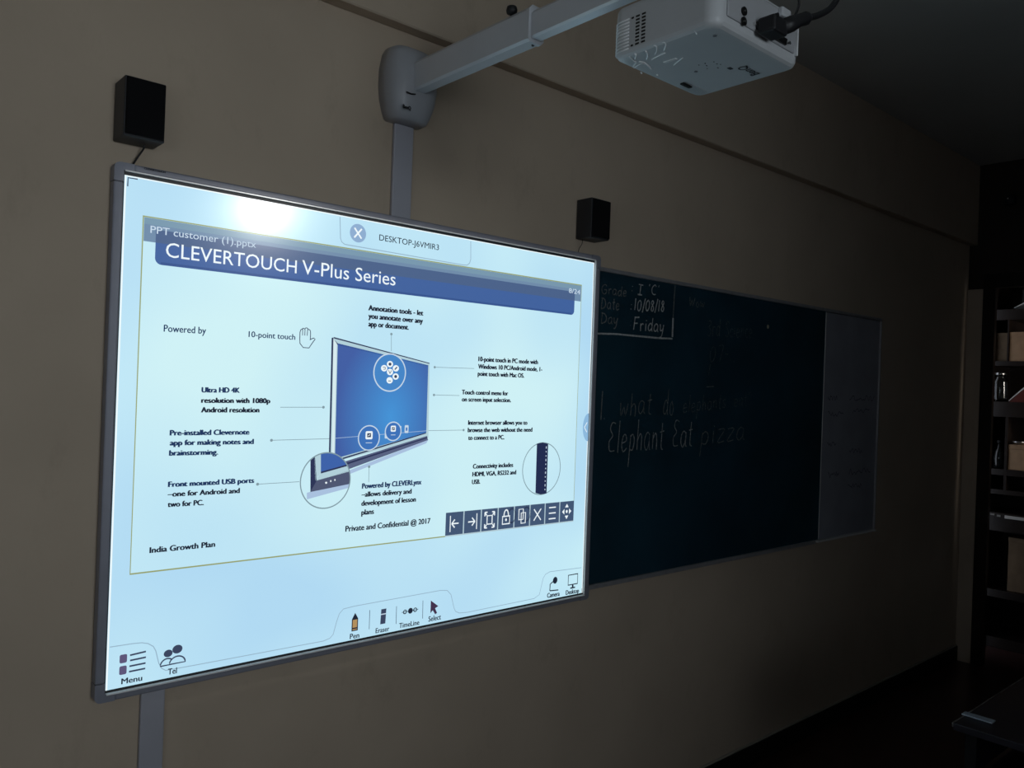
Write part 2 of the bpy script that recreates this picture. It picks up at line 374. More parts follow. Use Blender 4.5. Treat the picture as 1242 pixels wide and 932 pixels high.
T('page_number', '8/24', (1.5383, 1.1324), (1.5971, 1.1306), (1.5375, 1.1493), wf, .004)
T('computer_name', 'DESKTOP-J6VMIR3', (0.7336, 1.2049), (0.9524, 1.2056), (0.7329, 1.2224), bk, .004)
CAPS = [
 ('Powered by', (0.1268, 0.8906), (0.2315, 0.8937), (0.1261, 0.9075), nv, .02),
 ('10-point touch', (0.3439, 0.8920), (0.4774, 0.8939), (0.3434, 0.9072), nv, .02),
 ('Annotation tools - let', (0.7047, 0.9948), (0.9024, 0.9971), (0.7041, 1.0103), bk, .07),
 ('you annotate over any', (0.7058, 0.9711), (0.9020, 0.9720), (0.7051, 0.9866), bk, .07),
 ('app or document.', (0.7068, 0.9477), (0.8508, 0.9483), (0.7061, 0.9632), bk, .07),
 ('Ultra HD 4K', (0.2251, 0.7427), (0.3264, 0.7455), (0.2246, 0.7559), nv, .075),
 ('resolution with 1080p', (0.2251, 0.7162), (0.4120, 0.7189), (0.2246, 0.7294), bk, .07),
 ('Android resolution', (0.2256, 0.6917), (0.3822, 0.6934), (0.2251, 0.7051), bk, .07),
 ('Pre-installed Clevernote', (0.1503, 0.6339), (0.3568, 0.6339), (0.1498, 0.6472), nv, .07),
 ('app for making notes and', (0.1512, 0.6091), (0.3697, 0.6078), (0.1507, 0.6224), nv, .07),
 ('brainstorming.', (0.1505, 0.5837), (0.2745, 0.5823), (0.1500, 0.5970), nv, .07),
 ('Front mounted USB ports', (0.1508, 0.5056), (0.3749, 0.5039), (0.1503, 0.5187), nv, .07),
 ('\u2013one for Android and', (0.1506, 0.4814), (0.3362, 0.4781), (0.1502, 0.4946), bk, .06),
 ('two for PC.', (0.1516, 0.4558), (0.2424, 0.4534), (0.1511, 0.4691), bk, .06),
 ('India Growth Plan', (0.1126, 0.3457), (0.2757, 0.3431), (0.1121, 0.3597), bk, .05),
 ('Powered by CLEVERLynx', (0.7055, 0.4698), (0.9192, 0.4735), (0.7049, 0.4849), nv, .07),
 ('\u2013allows delivery and', (0.7049, 0.4456), (0.8831, 0.4444), (0.7043, 0.4602), bk, .06),
 ('development of lesson', (0.7054, 0.4194), (0.9003, 0.4186), (0.7048, 0.4345), bk, .06),
 ('plans', (0.7066, 0.3925), (0.7507, 0.3929), (0.7059, 0.4078), bk, .06),
 ('Private and Confidential @ 2017', (0.6556, 0.3480), (0.9584, 0.3454), (0.6549, 0.3643), bk, .045),
 ('10-point touch in PC mode with', (1.1277, 0.8650), (1.3979, 0.8691), (1.1270, 0.8802), bk, .07),
 ('Windows 10 PC/Android mode, 1-', (1.1278, 0.8406), (1.4199, 0.8446), (1.1271, 0.8555), bk, .07),
 ('point touch with Mac OS.', (1.1272, 0.8171), (1.3351, 0.8184), (1.1265, 0.8319), bk, .07),
 ('Touch control menu for', (1.0639, 0.7548), (1.2646, 0.7550), (1.0632, 0.7692), bk, .07),
 ('on screen input selection.', (1.0649, 0.7319), (1.2784, 0.7322), (1.0643, 0.7463), bk, .07),
 ('Internet browser allows you to', (1.0946, 0.6560), (1.3579, 0.6545), (1.0940, 0.6706), bk, .07),
 ('browse the web without the need', (1.0941, 0.6319), (1.3826, 0.6293), (1.0934, 0.6464), bk, .07),
 ('to connect to a PC.', (1.0969, 0.6066), (1.2548, 0.6053), (1.0963, 0.6211), bk, .07),
 ('Connectivity includes', (1.1210, 0.5121), (1.2990, 0.5096), (1.1203, 0.5267), bk, .07),
 ('HDMI, VGA, RS232 and', (1.1201, 0.4862), (1.3140, 0.4836), (1.1194, 0.5008), bk, .07),
 ('USB.', (1.1196, 0.4611), (1.1555, 0.4605), (1.1189, 0.4754), bk, .07),
 ('Menu', (0.0587, 0.0353), (0.1071, 0.0333), (0.0582, 0.0489), bk, .028),
 ('Tel', (0.1676, 0.0356), (0.1900, 0.0346), (0.1670, 0.0501), bk, .028),
 ('Pen', (0.6837, 0.0315), (0.7155, 0.0299), (0.6831, 0.0465), bk, .028),
 ('Eraser', (0.7709, 0.0333), (0.8195, 0.0312), (0.7703, 0.0479), bk, .028),
 ('TimeLine', (0.8545, 0.0340), (0.9299, 0.0316), (0.8538, 0.0492), bk, .028),
 ('Select', (0.9643, 0.0359), (1.0136, 0.0354), (0.9636, 0.0522), bk, .028),
 ('Camera', (1.4834, 0.0350), (1.5475, 0.0327), (1.4826, 0.0513), bk, .05),
 ('Desktop', (1.5785, 0.0319), (1.6490, 0.0297), (1.5777, 0.0479), bk, .05),
]
for s, a, b_, c, m, bo in CAPS: T('caption', s, a, b_, c, m, bo)

YD = YS-.0006
# close button, tab at the top, tool tabs at the foot
ut = Draw(YD, [gx, lit('button_blue', (138, 170, 206)), wt, gd])
ut.line([(0.6014, 1.2522), (0.6055, 1.1921), (0.6099, 1.1821), (0.6194, 1.1766), (0.6329, 1.1762), (1.0520, 1.1717), (1.0671, 1.1731), (1.0770, 1.1803), (1.0815, 1.1937), (1.0788, 1.2514)], .0028)
ut.obj('top_tab', screen)
ut = Draw(YD, [gx, lit('button_blue', (138, 170, 206)), wt, gd])
c = (0.6619, 1.2148); ut.disc(c, 0.0269, .0268, 1); ut.up()
for s in (1, -1): ut.line([(c[0]-.012, c[1]-s*.014), (c[0]+.012, c[1]+s*.014)], .005, 2)
ut.obj('close_button', screen)
ut = Draw(YD, [gx, gx, wt, gd])
ut.line([(0.0536, 1.2525), (0.0319, 1.2518), (0.0316, 1.2313)], .0028, 3)
ut.obj('corner_mark', screen)
lt = Draw(YD, [gx, gd])
lt.line([(0.0303, 0.1301), (0.0829, 0.1289), (0.1030, 0.1272), (0.1178, 0.1225), (0.1306, 0.1130), (0.1369, 0.1007), (0.1449, 0.0693), (0.1524, 0.0547), (0.1626, 0.0473), (0.2292, 0.0460), (0.5977, 0.0413), (0.6185, 0.0456), (0.6287, 0.0547), (0.6389, 0.0909), (0.6463, 0.1111), (0.6595, 0.1233), (0.6959, 0.1259), (1.0071, 0.1283), (1.0348, 0.1244), (1.0508, 0.1089), (1.0648, 0.0640), (1.0718, 0.0512), (1.0873, 0.0437), (1.1216, 0.0406), (1.4202, 0.0416), (1.4457, 0.0519), (1.4611, 0.1071), (1.4718, 0.1204), (1.4940, 0.1270), (1.6565, 0.1217)], .0024)
for a, b_ in (((0.7484, 0.1063), (0.7489, 0.0491)), ((0.8431, 0.1031), (0.8437, 0.0487)), ((0.9410, 0.1059), (0.9422, 0.0492)), ((1.6633, 0.0439), (1.6625, 0.0256))): lt.line([a, b_], .0018, 1)
lt.obj('bottom_tab', screen)
ic = Draw(YD, [gd, lit('icon_plum', (92, 84, 120))])
for a, b_ in (((0.0532, 0.1066), (0.0702, 0.0858)), ((0.0534, 0.0789), (0.0702, 0.0579))): ic.rrect(a[0], b_[0], min(a[1], b_[1]), max(a[1], b_[1]), .004, 1)
for a, b_ in (((0.0767, 0.1017), (0.1135, 0.1039)), ((0.0772, 0.0888), (0.1140, 0.0898)), ((0.0762, 0.0751), (0.1137, 0.0755)), ((0.0757, 0.0620), (0.1134, 0.0623))): ic.line([a, b_], .0042)
ic.obj('menu_icon', screen)
ic = Draw(YD, [gd, scr_m])
a, b_ = (0.1670, 0.0888), (0.1894, 0.0953)
ic.disc((a[0], a[1]), .0108, .0092).disc((b_[0], b_[1]), .0125, .0108)
def body(c0, w, h):
    P = [(c0[0]+w*math.cos(math.pi*k/12), c0[1]+h*math.sin(math.pi*k/12)) for k in range(13)]
    ic.poly(P, 1); ic.up(); ic.line(P, .0036, 0, True); ic.up()
b1, b2 = (0.1653, 0.0599), (0.1902, 0.0603)
body(b1, .0165, .0165); body(b2, .0195, .0175)
ic.obj('contacts_icon', screen)
ic = Draw(YD, [lit('pen_tan', (176, 142, 92)), bk])
x = (0.6993, 0.0664)[0]; zt_, zb_ = (0.6976, 0.1058)[1], (0.6998, 0.0527)[1]
ic.poly([(x-.0105, zb_), (x+.0105, zb_), (x+.0105, zt_-.018), (x, zt_), (x-.0105, zt_-.018)], 1); ic.up().poly([(x-.0075, zb_+.010), (x+.0075, zb_+.010), (x+.0075, zt_-.020), (x-.0075, zt_-.020)], 0)
ic.rect(x-.0075, x+.0075, zb_+.003, zb_+.006, 0).obj('pen_icon', screen)
ic = Draw(YD, [gd, wf]); x = (0.7967, 0.0796)[0]; zt_, zb_ = (0.7957, 0.1021)[1], (0.7976, 0.0571)[1]
ic.poly([(x-.010, zb_), (x+.008, zb_), (x+.010, zt_), (x-.008, zt_)], 0); ic.up().rect(x-.009, x+.009, zt_-.017, zt_-.014, 1).obj('eraser_icon', screen)
ic = Draw(YD, [bk]); p = [(0.8748, 0.0807), (0.8949, 0.0811), (0.9127, 0.0814)]
ic.ring(p[0], .006, .0055, .003, n=12).disc(p[1], .009, .009, n=14).ring(p[2], .006, .0055, .003, n=12).line([p[0], p[2]], .0018)
ic.line([(p[0][0]-.012, p[0][1]), (p[2][0]+.012, p[2][1])], .0016).obj('timeline_icon', screen)
ic = Draw(YD, [lit('cursor_dark', (64, 46, 74))]); x, z = (0.9716, 0.1013)
for P in ([(0, 0), (0, -.040), (.011, -.030)], [(0, 0), (.011, -.030), (.030, -.022)], [(.008, -.031), (.017, -.026), (.026, -.043), (.019, -.047)]): ic.poly([(x+a, z+b_) for a, b_ in P])
ic.obj('cursor_icon', screen)
ic = Draw(YD, [bk]); ic.disc((1.5222, 0.0926), .0115, .0125, n=16).segs([(1.5401, 0.0553), (1.4971, 0.0581), (1.4975, 0.0817), (1.5148, 0.0912)], .004).obj('camera_icon', screen)
ic = Draw(YD, [bk]); a, b_ = (1.5899, 0.1018), (1.6392, 0.0655)
ic.line([(a[0], a[1]), (b_[0], a[1]), (b_[0], b_[1]), (a[0], b_[1])], .0045, 0, True)
xm = (a[0]+b_[0])/2; ic.rect(xm-.004, xm+.004, b_[1]-.011, b_[1]-.002).rect(xm-.013, xm+.013, b_[1]-.015, b_[1]-.010).obj('monitor_icon', screen)
# leader lines with end dots
for pts, dots in (([(0.7885, 0.9303), (0.7907, 0.8793)], [0]), ([(0.4412, 0.7067), (0.5712, 0.7080)], [1]), ([(0.4191, 0.6171), (0.5949, 0.6185)], [0]), ([(0.3844, 0.5001), (0.5054, 0.5005)], [0]),
                  ([(0.9534, 0.8376), (1.1126, 0.8400)], [0]), ([(0.9542, 0.7503), (1.0553, 0.7504)], [0]), ([(1.0777, 0.6387), (0.9329, 0.6383)], [0]), ([(0.7280, 0.5334), (0.7285, 0.4880)], [0])):
    l_ = Draw(YD, [gy, gd]); l_.line(pts, .0016)
    for k in dots: l_.up().disc(pts[k], .0042, .0040, 0, 12)
    l_.obj('leader_line', screen)
# raised hand outline
h = Draw(YD, [gd])
HP = [(122, 336), (95, 305), (92, 268), (92, 215), (98, 196), (108, 192), (112, 185), (122, 184), (128, 190), (133, 181), (143, 178), (152, 182), (157, 190), (166, 190), (173, 197), (176, 215), (176, 262), (172, 272), (190, 260), (205, 255), (215, 262), (190, 300), (168, 336)]
def hz(p): return (0.49028+(p[0]-90)*0.00038, 0.92830-(p[1]-178)*0.00035)
h.line([hz(p) for p in HP], .0024, 0, True)
for a in ([(112, 190), (113, 240)], [(131, 188), (131, 240)], [(152, 188), (150, 240)]): h.line([hz(p) for p in a], .0022)
h.obj('hand_icon', screen)

# picture of a flat panel display on the slide
blue_m, bt_, bbs = nodes_mat('picture_blue'); bbs.inputs['Base Color'].default_value = (.02, .02, .02, 1); bbs.inputs['Roughness'].default_value = .24
tcx = bt_.nodes.new('ShaderNodeTexCoord'); mpx = bt_.nodes.new('ShaderNodeMapping'); grd = bt_.nodes.new('ShaderNodeTexGradient'); grd.gradient_type = 'SPHERICAL'
rmp = bt_.nodes.new('ShaderNodeValToRGB'); rmp.color_ramp.elements[0].color = (*s2l(62, 92, 162), 1); rmp.color_ramp.elements[1].color = (*s2l(66, 146, 214), 1)
mpx.vector_type = 'POINT'
cxp, czp = (0.7973, 0.6808)
mpx.inputs['Location'].default_value = (-(cxp-W/2)*5.4, 0, -(czp)*3.6); mpx.inputs['Scale'].default_value = (5.4, 0, 3.6)
bt_.links.new(tcx.outputs['Object'], mpx.inputs[0]); bt_.links.new(mpx.outputs[0], grd.inputs[0]); bt_.links.new(grd.outputs['Color'], rmp.inputs[0]); bt_.links.new(rmp.outputs[0], bbs.inputs['Emission Color']); bbs.inputs['Emission Strength'].default_value = 1
dp = Draw(YD, [blue_m, lit('picture_silver', (176, 206, 216)), lit('picture_dark', (40, 48, 84)), lit('picture_base', (86, 96, 128)), lit('picture_light', (214, 234, 238)), lit('picture_shadow', (168, 192, 222))])
dp.poly([(0.6601, 0.5251), (0.9404, 0.6113), (0.9315, 0.5986), (0.6659, 0.5152)], 5); dp.up()
dp.poly([(0.5891, 0.9057), (0.5961, 0.9085), (0.9329, 0.8496), (0.9389, 0.6165), (0.5952, 0.5489)], 1); dp.up()
dp.poly([(0.5889, 0.9057), (0.5946, 0.9070), (0.5992, 0.5535), (0.5939, 0.5537)], 2).poly([(0.5947, 0.9037), (0.6063, 0.8903), (0.6111, 0.5578), (0.6034, 0.5534)], 4)
dp.poly([(0.6089, 0.8914), (0.9281, 0.8427), (0.9300, 0.6321), (0.6136, 0.5610)], 0)
dp.poly([(0.5961, 0.9085), (0.9328, 0.8501), (0.9330, 0.8473), (0.5952, 0.9047)], 2).poly([(0.5964, 0.9015), (0.6089, 0.8914), (0.9282, 0.8422), (0.9283, 0.8391), (0.6081, 0.8871)], 2)
dp.poly([(0.6080, 0.5555), (0.9287, 0.6331), (0.9295, 0.6295), (0.6082, 0.5508)], 2).poly([(0.6243, 0.5467), (0.9336, 0.6218), (0.9374, 0.6088), (0.6626, 0.5297)], 3); dp.up()
dp.poly([(0.6377, 0.5445), (0.9338, 0.6181), (0.9358, 0.6150), (0.6433, 0.5401)], 2)
dp.line([(0.6133, 0.6196), (0.9298, 0.6378)], .0014, 5)
dp.obj('display_picture', screen)
lens = Draw(YD-.0008, [lit('zoom_blue', (66, 132, 198)), wt, gd, lit('zoom_blue_low', (58, 112, 184)), wf])
c = (0.7877, 0.8145); lens.disc(c, .0560, .0560, 0).up().ring(c, .0560, .0560, .004, 4)
for q, k in (((0.7869, 0.8397), 0), ((0.7671, 0.8267), 1), ((0.8085, 0.8280), 2), ((0.7879, 0.8162), 3), ((0.8087, 0.8033), 4), ((0.7878, 0.7911), 5)):
    lens.disc(q, .0112, .0098, 1, 14); lens.L += 1
    if k in (0, 4): lens.disc(q, .0055, .005, 2, 8)
    elif k == 1: lens.segs([(q[0]-.005, q[1]+.003), (q[0]+.004, q[1]+.003), (q[0]+.004, q[1]-.003), (q[0]-.003, q[1]-.003)], .0018, 2)
    elif k == 2: lens.line([(q[0]-.004, q[1]-.004), (q[0]+.004, q[1]+.004)], .004, 2)
    elif k == 3: lens.segs([(q[0]-.005, q[1]+.005), (q[0], q[1]-.005), (q[0]+.005, q[1]+.005)], .002, 2)
    else: lens.line([(q[0]-.005, q[1]-.002), (q[0]+.005, q[1]-.002)], .002, 2)
    lens.L -= 1
lens.obj('menu_zoom_circle', screen)
lens = Draw(YD-.0008, [lit('zoom_blue_low', (58, 112, 184)), wt, gd, wf])
q = (0.7879, 0.6280); lens.rrect(q[0]-.010, q[0]+.006, q[1]-.012, q[1]+.012, .003, 3)
q = (0.8554, 0.6448); lens.rrect(q[0]-.007, q[0]+.007, q[1]-.013, q[1]+.011, .003, 3); lens.up().rect(q[0]-.003, q[0]+.003, q[1]-.006, q[1]+.004, 0)
q = (0.8344, 0.6432); lens.line([(q[0], q[1]-.008), (q[0], q[1]+.01)], .003, 3); lens.up()
for q, rx, rz, s in (((0.7233, 0.6188), .0358, .0362, .012), ((0.8068, 0.6375), .0280, .0278, .009)):
    lens.disc(q, rx, rz, 0).up().ring(q, rx, rz, .0035, 3).rrect(q[0]-s, q[0]+s, q[1]-s+.008, q[1]+s+.008, s*.35, 1)
    lens.up().rect(q[0]-s*.55, q[0]+s*.55, q[1]-s*.5+.008, q[1]+s*.5+.008, 2); lens.up().line([(q[0]-s*.3, q[1]+.006), (q[0]+s*.3, q[1]+.010)], .002, 1)
    lens.line([(q[0]-s*.9, q[1]-s*1.2), (q[0]+s*.9, q[1]-s*1.2)], .002, 3)
lens.obj('app_zoom_circle', screen)
# zoom of the display's lower corner, with its ports
zc = Draw(YD-.0006, [sl_m, lit('zoom_corner_blue', (58, 96, 168)), lit('picture_silver', (176, 206, 216)), lit('picture_dark', (40, 48, 84)), lit('port_panel', (76, 84, 112)), wt, gy, lit('picture_shadow', (168, 192, 222))])
c = (0.5867, 0.5000); RX, RZ = .0785, .0790
def clip(P):                     # cut a polygon by the circle
    for k in range(40):
        a = 2*math.pi*k/40; nx, nz = math.cos(a)/RX, math.sin(a)/RZ; o_ = []
        for i in range(len(P)):
            A, B = P[i], P[(i+1) % len(P)]
            da, db = (A[0]-c[0])*nx+(A[1]-c[1])*nz-1, (B[0]-c[0])*nx+(B[1]-c[1])*nz-1
            if da <= 0: o_.append(A)
            if da*db < 0: t_ = da/(da-db); o_.append((A[0]+(B[0]-A[0])*t_, A[1]+(B[1]-A[1])*t_))
        P = o_
        if not P: return None
    return P
def zq(P, m):
    P = clip(P)
    if P: zc.poly(P, m)
zc.disc(c, RX, RZ, 0, 40); zc.up()
zq([(0.5292, 0.4684), (0.6803, 0.4977), (0.6811, 0.4784), (0.5300, 0.4499)], 7); zc.up()
zq([(0.5352, 0.6019), (0.5466, 0.6017), (0.5583, 0.5015), (0.5400, 0.4700)], 3); zq([(0.5400, 0.4700), (0.5583, 0.5015), (0.6790, 0.5291), (0.6807, 0.4881)], 4)
zq([(0.5466, 0.6017), (0.5671, 0.6012), (0.5703, 0.5219), (0.5532, 0.5017)], 2); zq([(0.5545, 0.5005), (0.5703, 0.5219), (0.6783, 0.5447), (0.6791, 0.5255)], 2)
zq([(0.5671, 0.6012), (0.6761, 0.5989), (0.6783, 0.5445), (0.5703, 0.5219)], 1); zc.up()
zq([(0.5702, 0.5256), (0.6782, 0.5483), (0.6784, 0.5435), (0.5704, 0.5205)], 3)
for u in ((0.5881, 0.4934), (0.6025, 0.4974), (0.6156, 0.5000)): zc.disc(u, .0035 if u[0] < (0.5947, 0.4973)[0] else .002, .003, 5, 8)
zc.up().ring(c, RX, RZ, .0035, 6, 56)
zc.obj('corner_zoom_circle', screen)
zc = Draw(YD, [gy, lit('port_bar', (30, 40, 76)), wf]); c2 = (1.4353, 0.4990)
zc.ring(c2, .0920, .0920, .0032, 0).up().poly([(1.4068, 0.5879), (1.4339, 0.5915), (1.4621, 0.5862), (1.4629, 0.4096), (1.4350, 0.4078), (1.4084, 0.4141)], 1); zc.up()
pa, pb = (1.4534, 0.5735), (1.4540, 0.4242)
for k in range(11):
    q = (pa[0]+(pb[0]-pa[0])*k/10, pa[1]+(pb[1]-pa[1])*k/10); zc.disc(q, .0022, .003+.002*(k % 3 == 0), 2, 6)
zc.obj('ports_zoom_circle', screen)
# handle at the right edge
hd = Draw(YD, [lit('handle_blue', (140, 184, 220)), wt]); q = (1.6669, 0.6438)
hd.disc((SX1-.0005, q[1]), .030, .052, 0, 20, math.pi/2, 3*math.pi/2); hd.up().segs([(SX1-.008, q[1]+.018), (SX1-.022, q[1]), (SX1-.008, q[1]-.018)], .003, 1).obj('side_handle', screen)
# slide tool bar
a, b_ = (1.0181, 0.3746), (1.6077, 0.3013); bx0, bx1, bz0, bz1 = a[0], 1.6045, .3005, a[1]
tbm = Draw(YD-.0006, [lit('tool_slate', (64, 84, 114)), lit('tool_gap', (176, 200, 210)), wt, lit('tool_shade', (44, 58, 86))])
tbm.rect(bx0, bx1, bz0, bz1, 0); tbm.up(); n8 = 8; cw = (bx1-bx0)/n8; zm = (bz0+bz1)/2
for k in range(1, n8): tbm.line([(bx0+k*cw, bz0), (bx0+k*cw, bz1)], .0045, 1)
tbm.line([(bx0, bz0-.001), (bx1, bz0-.001)], .004, 1); tbm.up()
def cc(k): return bx0+(k+.5)*cw
w_ = .0042
x = cc(0); tbm.line([(x-.018, zm-.026), (x-.018, zm+.026)], w_*.8, 2).line([(x-.012, zm), (x+.016, zm)], w_, 2).segs([(x+.0, zm+.013), (x-.012, zm), (x+.0, zm-.013)], w_, 2)
x = cc(1); tbm.line([(x+.018, zm-.026), (x+.018, zm+.026)], w_*.8, 2).line([(x-.018, zm), (x+.010, zm)], w_, 2).segs([(x-.002, zm+.013), (x+.010, zm), (x-.002, zm-.013)], w_, 2)
x = cc(2); tbm.line([(x-.011, zm-.014), (x+.011, zm-.014), (x+.011, zm+.014), (x-.011, zm+.014)], .005, 2, True)
for sx in (-1, 1):
    for sz in (-1, 1): tbm.segs([(x+sx*.010, zm+sz*.026), (x+sx*.021, zm+sz*.026), (x+sx*.021, zm+sz*.013)], w_, 2); tbm.line([(x+sx*.013, zm+sz*.016), (x+sx*.020, zm+sz*.024)], w_, 2)
x = cc(3); tbm.line([(x-.016, zm-.020), (x+.016, zm-.020), (x+.016, zm+.006), (x-.016, zm+.006)], .005, 2, True).line([(x-.010+.010*(1-math.cos(math.pi*k/8)), zm+.008+.020*math.sin(math.pi*k/8)) for k in range(9)], .0045, 2).disc((x, zm-.006), .004, .005, 2, 10)
x = cc(4)
for dx, dz in ((-.005, .007), (.006, -.006)): tbm.line([(x+dx-.010, zm+dz-.018), (x+dx+.010, zm+dz-.018), (x+dx+.010, zm+dz+.018), (x+dx-.010, zm+dz+.018)], .0042, 2, True)
x = cc(5)
for s in (1, -1): tbm.line([(x-.017, zm-s*.020), (x+.017, zm+s*.020)], w_, 2)
x = cc(6)
for dz in (-.020, 0, .020): tbm.line([(x-.017, zm+dz), (x+.017, zm+dz)], w_, 2)
x = cc(7)
for dx, dz in ((0, 1), (0, -1), (1, 0), (-1, 0)): tbm.poly([(x+dx*.024+dz*0, zm+dz*.028), (x+dx*.012-dz*.009, zm+dz*.015+dx*.010), (x+dx*.012+dz*.009, zm+dz*.015-dx*.010)], 2)
tbm.disc((x, zm), .005, .006, 2, 8); tbm.L -= 1
for q in (cc(3)+.026, cc(4)+.02): tbm.ring((q, zm+.006), .018, .024, .006, 3, 16)
tbm.obj('tool_bar', screen)

# ================================================================== loudspeakers
def speaker(x0, x1, z0, z1, d, label):
    t_ = thing('wall_speaker', ((x0+x1)/2, 0, z0), label, 'speaker', 'pair of small wall speakers')
    obj('cabinet', box(x0, x1, -d+.006, -.003, z0, z1, .003), spkm, t_)
    obj('grille', box(x0+.003, x1-.003, -d, -d+.0055, z0+.004, z1-.003, .002), grillm, t_)
    obj('bracket', box((x0+x1)/2-.015, (x0+x1)/2+.015, -.0029, -.0002, z0+.05, z0+.09), black, t_)
    return t_
s1 = speaker(.003, .096, 1.338, 1.478, .090, 'small black box speaker above the top left corner of the lit whiteboard')
s2 = speaker(1.594, 1.694, 1.338, 1.483, .084, 'small black box speaker above the right end of the lit whiteboard')
for s_, pts in ((s1, [(.066, -.030, 1.341), (.066, -.028, 1.330), (.058, -.016, 1.312), (.047, -.014, 1.290), (.044, -.012, 1.284)]), (s2, [(1.612, -.020, 1.341), (1.611, -.02, 1.322), (1.603, -.014, 1.303), (1.598, -.013, 1.284)])):
    obj('cable', tube(smooth_curve(pts), .0022 if s_ == s1 else .0013, 6), black, s_, True)

# ================================================================== projector arm on its wall mount, raceway below
arm = thing('projector_mount', (.82, 0, 1.58), 'white telescopic projector arm reaching out from its rounded wall mount', 'projector mount')
bm = bmesh.new(); rings = []
prof = [(1.797, .030, .020), (1.7945, .052, .050), (1.786, .066, .066), (1.765, .078, .080), (1.72, .087, .092), (1.67, .088, .095), (1.63, .083, .090), (1.595, .073, .080), (1.575, .064, .070), (1.571, .055, .058)]
for z, w_, d in prof:
    r_ = []
    for k in range(17):
        a = math.pi*k/16; ca, sa = math.cos(a), math.sin(a)
        r_.append(bm.verts.new((.818-w_*math.copysign(abs(ca)**.62, ca), -d*abs(sa)**.55-.0005, z)))
    rings.append(r_)
for A, B in zip(rings, rings[1:]):
    for k in range(16): bm.faces.new((A[k], A[k+1], B[k+1], B[k]))
    bm.faces.new((A[16], A[0], B[0], B[16]))
bm.faces.new(rings[0]); bm.faces.new(rings[-1])
obj('wall_mount', bm, mountm, arm, True)
text('maker_name', 'BenQ', (.764, 1.593), (.793, 1.593), (.764, 1.604), -.087, MATS['socket_black'], arm, .05, False)
obj('seam_slot', tube([(.770, -.094, 1.640), (.785, -.097, 1.637), (.800, -.097, 1.640)], .0022, 6), socket, arm)
def armsec(x0, x1, z0, z1, c): return [(x0+c*.6, z0), (x1-c, z0), (x1, z0+c), (x1, z1-c*1.2), (x1-c, z1), (x0+c, z1), (x0, z1-c*1.2), (x0, z0+c*.6)]
obj('outer_sleeve', prism_y(armsec(.795, .845, 1.652, 1.742, .010), -.594, -.055), armm, arm)
obj('inner_beam', prism_y(armsec(.801, .840, 1.659, 1.730, .008), -1.24, -.585), armm, arm)
obj('sleeve_collar', prism_y(armsec(.7935, .8465, 1.6505, 1.7435, .010), -.5955, -.585), armm, arm)
obj('screw', tube([(.822, -.582, 1.6485), (.822, -.582, 1.653)], .0035, 8), socket, arm)
obj('locking_knob', lathe([(.004, 0), (.004, .012), (.013, .014), (.015, .022), (.013, .031), (.006, .034)], (.818, -.500, 1.742), 14), black, arm, True)
obj('hanger', box(.79, .85, -1.19, -1.12, 1.526, 1.6585, .004), white, arm)
obj('hanger_plate', box(.73, .87, -1.21, -1.10, 1.5258, 1.535, .003), white, arm)
rw = obj('cable_raceway', box(.786, .855, -.014, -.0005, 1.28587+.001, 1.571, .003), mat('raceway_plastic', (.42, .42, .47), .45, noise=.03))
# lower run of the channel below the board
rw.data.materials[0] = MATS['raceway_plastic']
tag(rw, 'grey plastic cable channel running down from the projector mount to behind the board', 'cable channel')
rl = obj('cable_raceway', box(.112, .170, -.014, -.0005, FL+.11, -.001, .003), MATS['raceway_plastic'])
tag(rl, 'grey plastic cable channel below the lower left corner of the lit board', 'cable channel')

# ================================================================== projector
pj = thing('projector', (.91, -1.045, 1.5), 'white projector hanging under the ceiling from the white arm, seen from below', 'projector')
bm = box(.752, 1.068, -1.18, -.912, 1.5, 1.612)
bmesh.ops.bevel(bm, geom=[e for e in bm.edges if abs(e.verts[0].co.z-e.verts[1].co.z) > .05], offset=.028, segments=5, profile=.5, affect='EDGES')
bmesh.ops.bevel(bm, geom=[e for e in bm.edges if e.verts[0].co.z < 1.501 and e.verts[1].co.z < 1.501 and len(e.link_faces) == 2 and e.calc_face_angle() > .5], offset=.018, segments=4, profile=.6, affect='EDGES')
bmesh.ops.bevel(bm, geom=[e for e in bm.edges if e.verts[0].co.z > 1.611 and e.verts[1].co.z > 1.611 and e.calc_face_angle() > .5], offset=.02, segments=4, profile=.6, affect='EDGES')
cas = obj('casing', bm, white, pj, False)
for p in cas.data.polygons: p.use_smooth = p.area < .0009
# rear socket panel, slightly recessed dark rim, sockets
obj('socket_panel', box(.785, 1.036, -1.1835, -1.1795, 1.523, 1.598, .003), mat('socket_panel_grey', (.42, .43, .45), .45, noise=.03), pj)
for x, z in ((.838, 1.548), (.838, 1.528)):
    j = obj('audio_socket', tube([(x, -1.184, z), (x, -1.187, z)], .0088, 14), socket, pj); obj('pin', tube([(x, -1.187, z), (x, -1.1885, z)], .0022, 8), pinm, j)
for x in (.905, .975):
    v = obj('video_socket', prism_y([(x-.024, 1.542), (x+.024, 1.542), (x+.02, 1.528), (x-.02, 1.528)], -1.1835, -1.188), socket, pj)
    for s in (-1, 1): obj('screw_post', tube([(x+s*.029, -1.184, 1.535), (x+s*.029, -1.191, 1.535)], .004, 6), pinm, v)
obj('side_rib', box(1.040, 1.045, -1.187, -1.176, 1.520, 1.585, .001), mat('white_rib', (.8, .81, .82), .3), pj)
obj('latch', box(.965, 1.0, -1.194, -1.183, 1.580, 1.600, .003), white, pj)
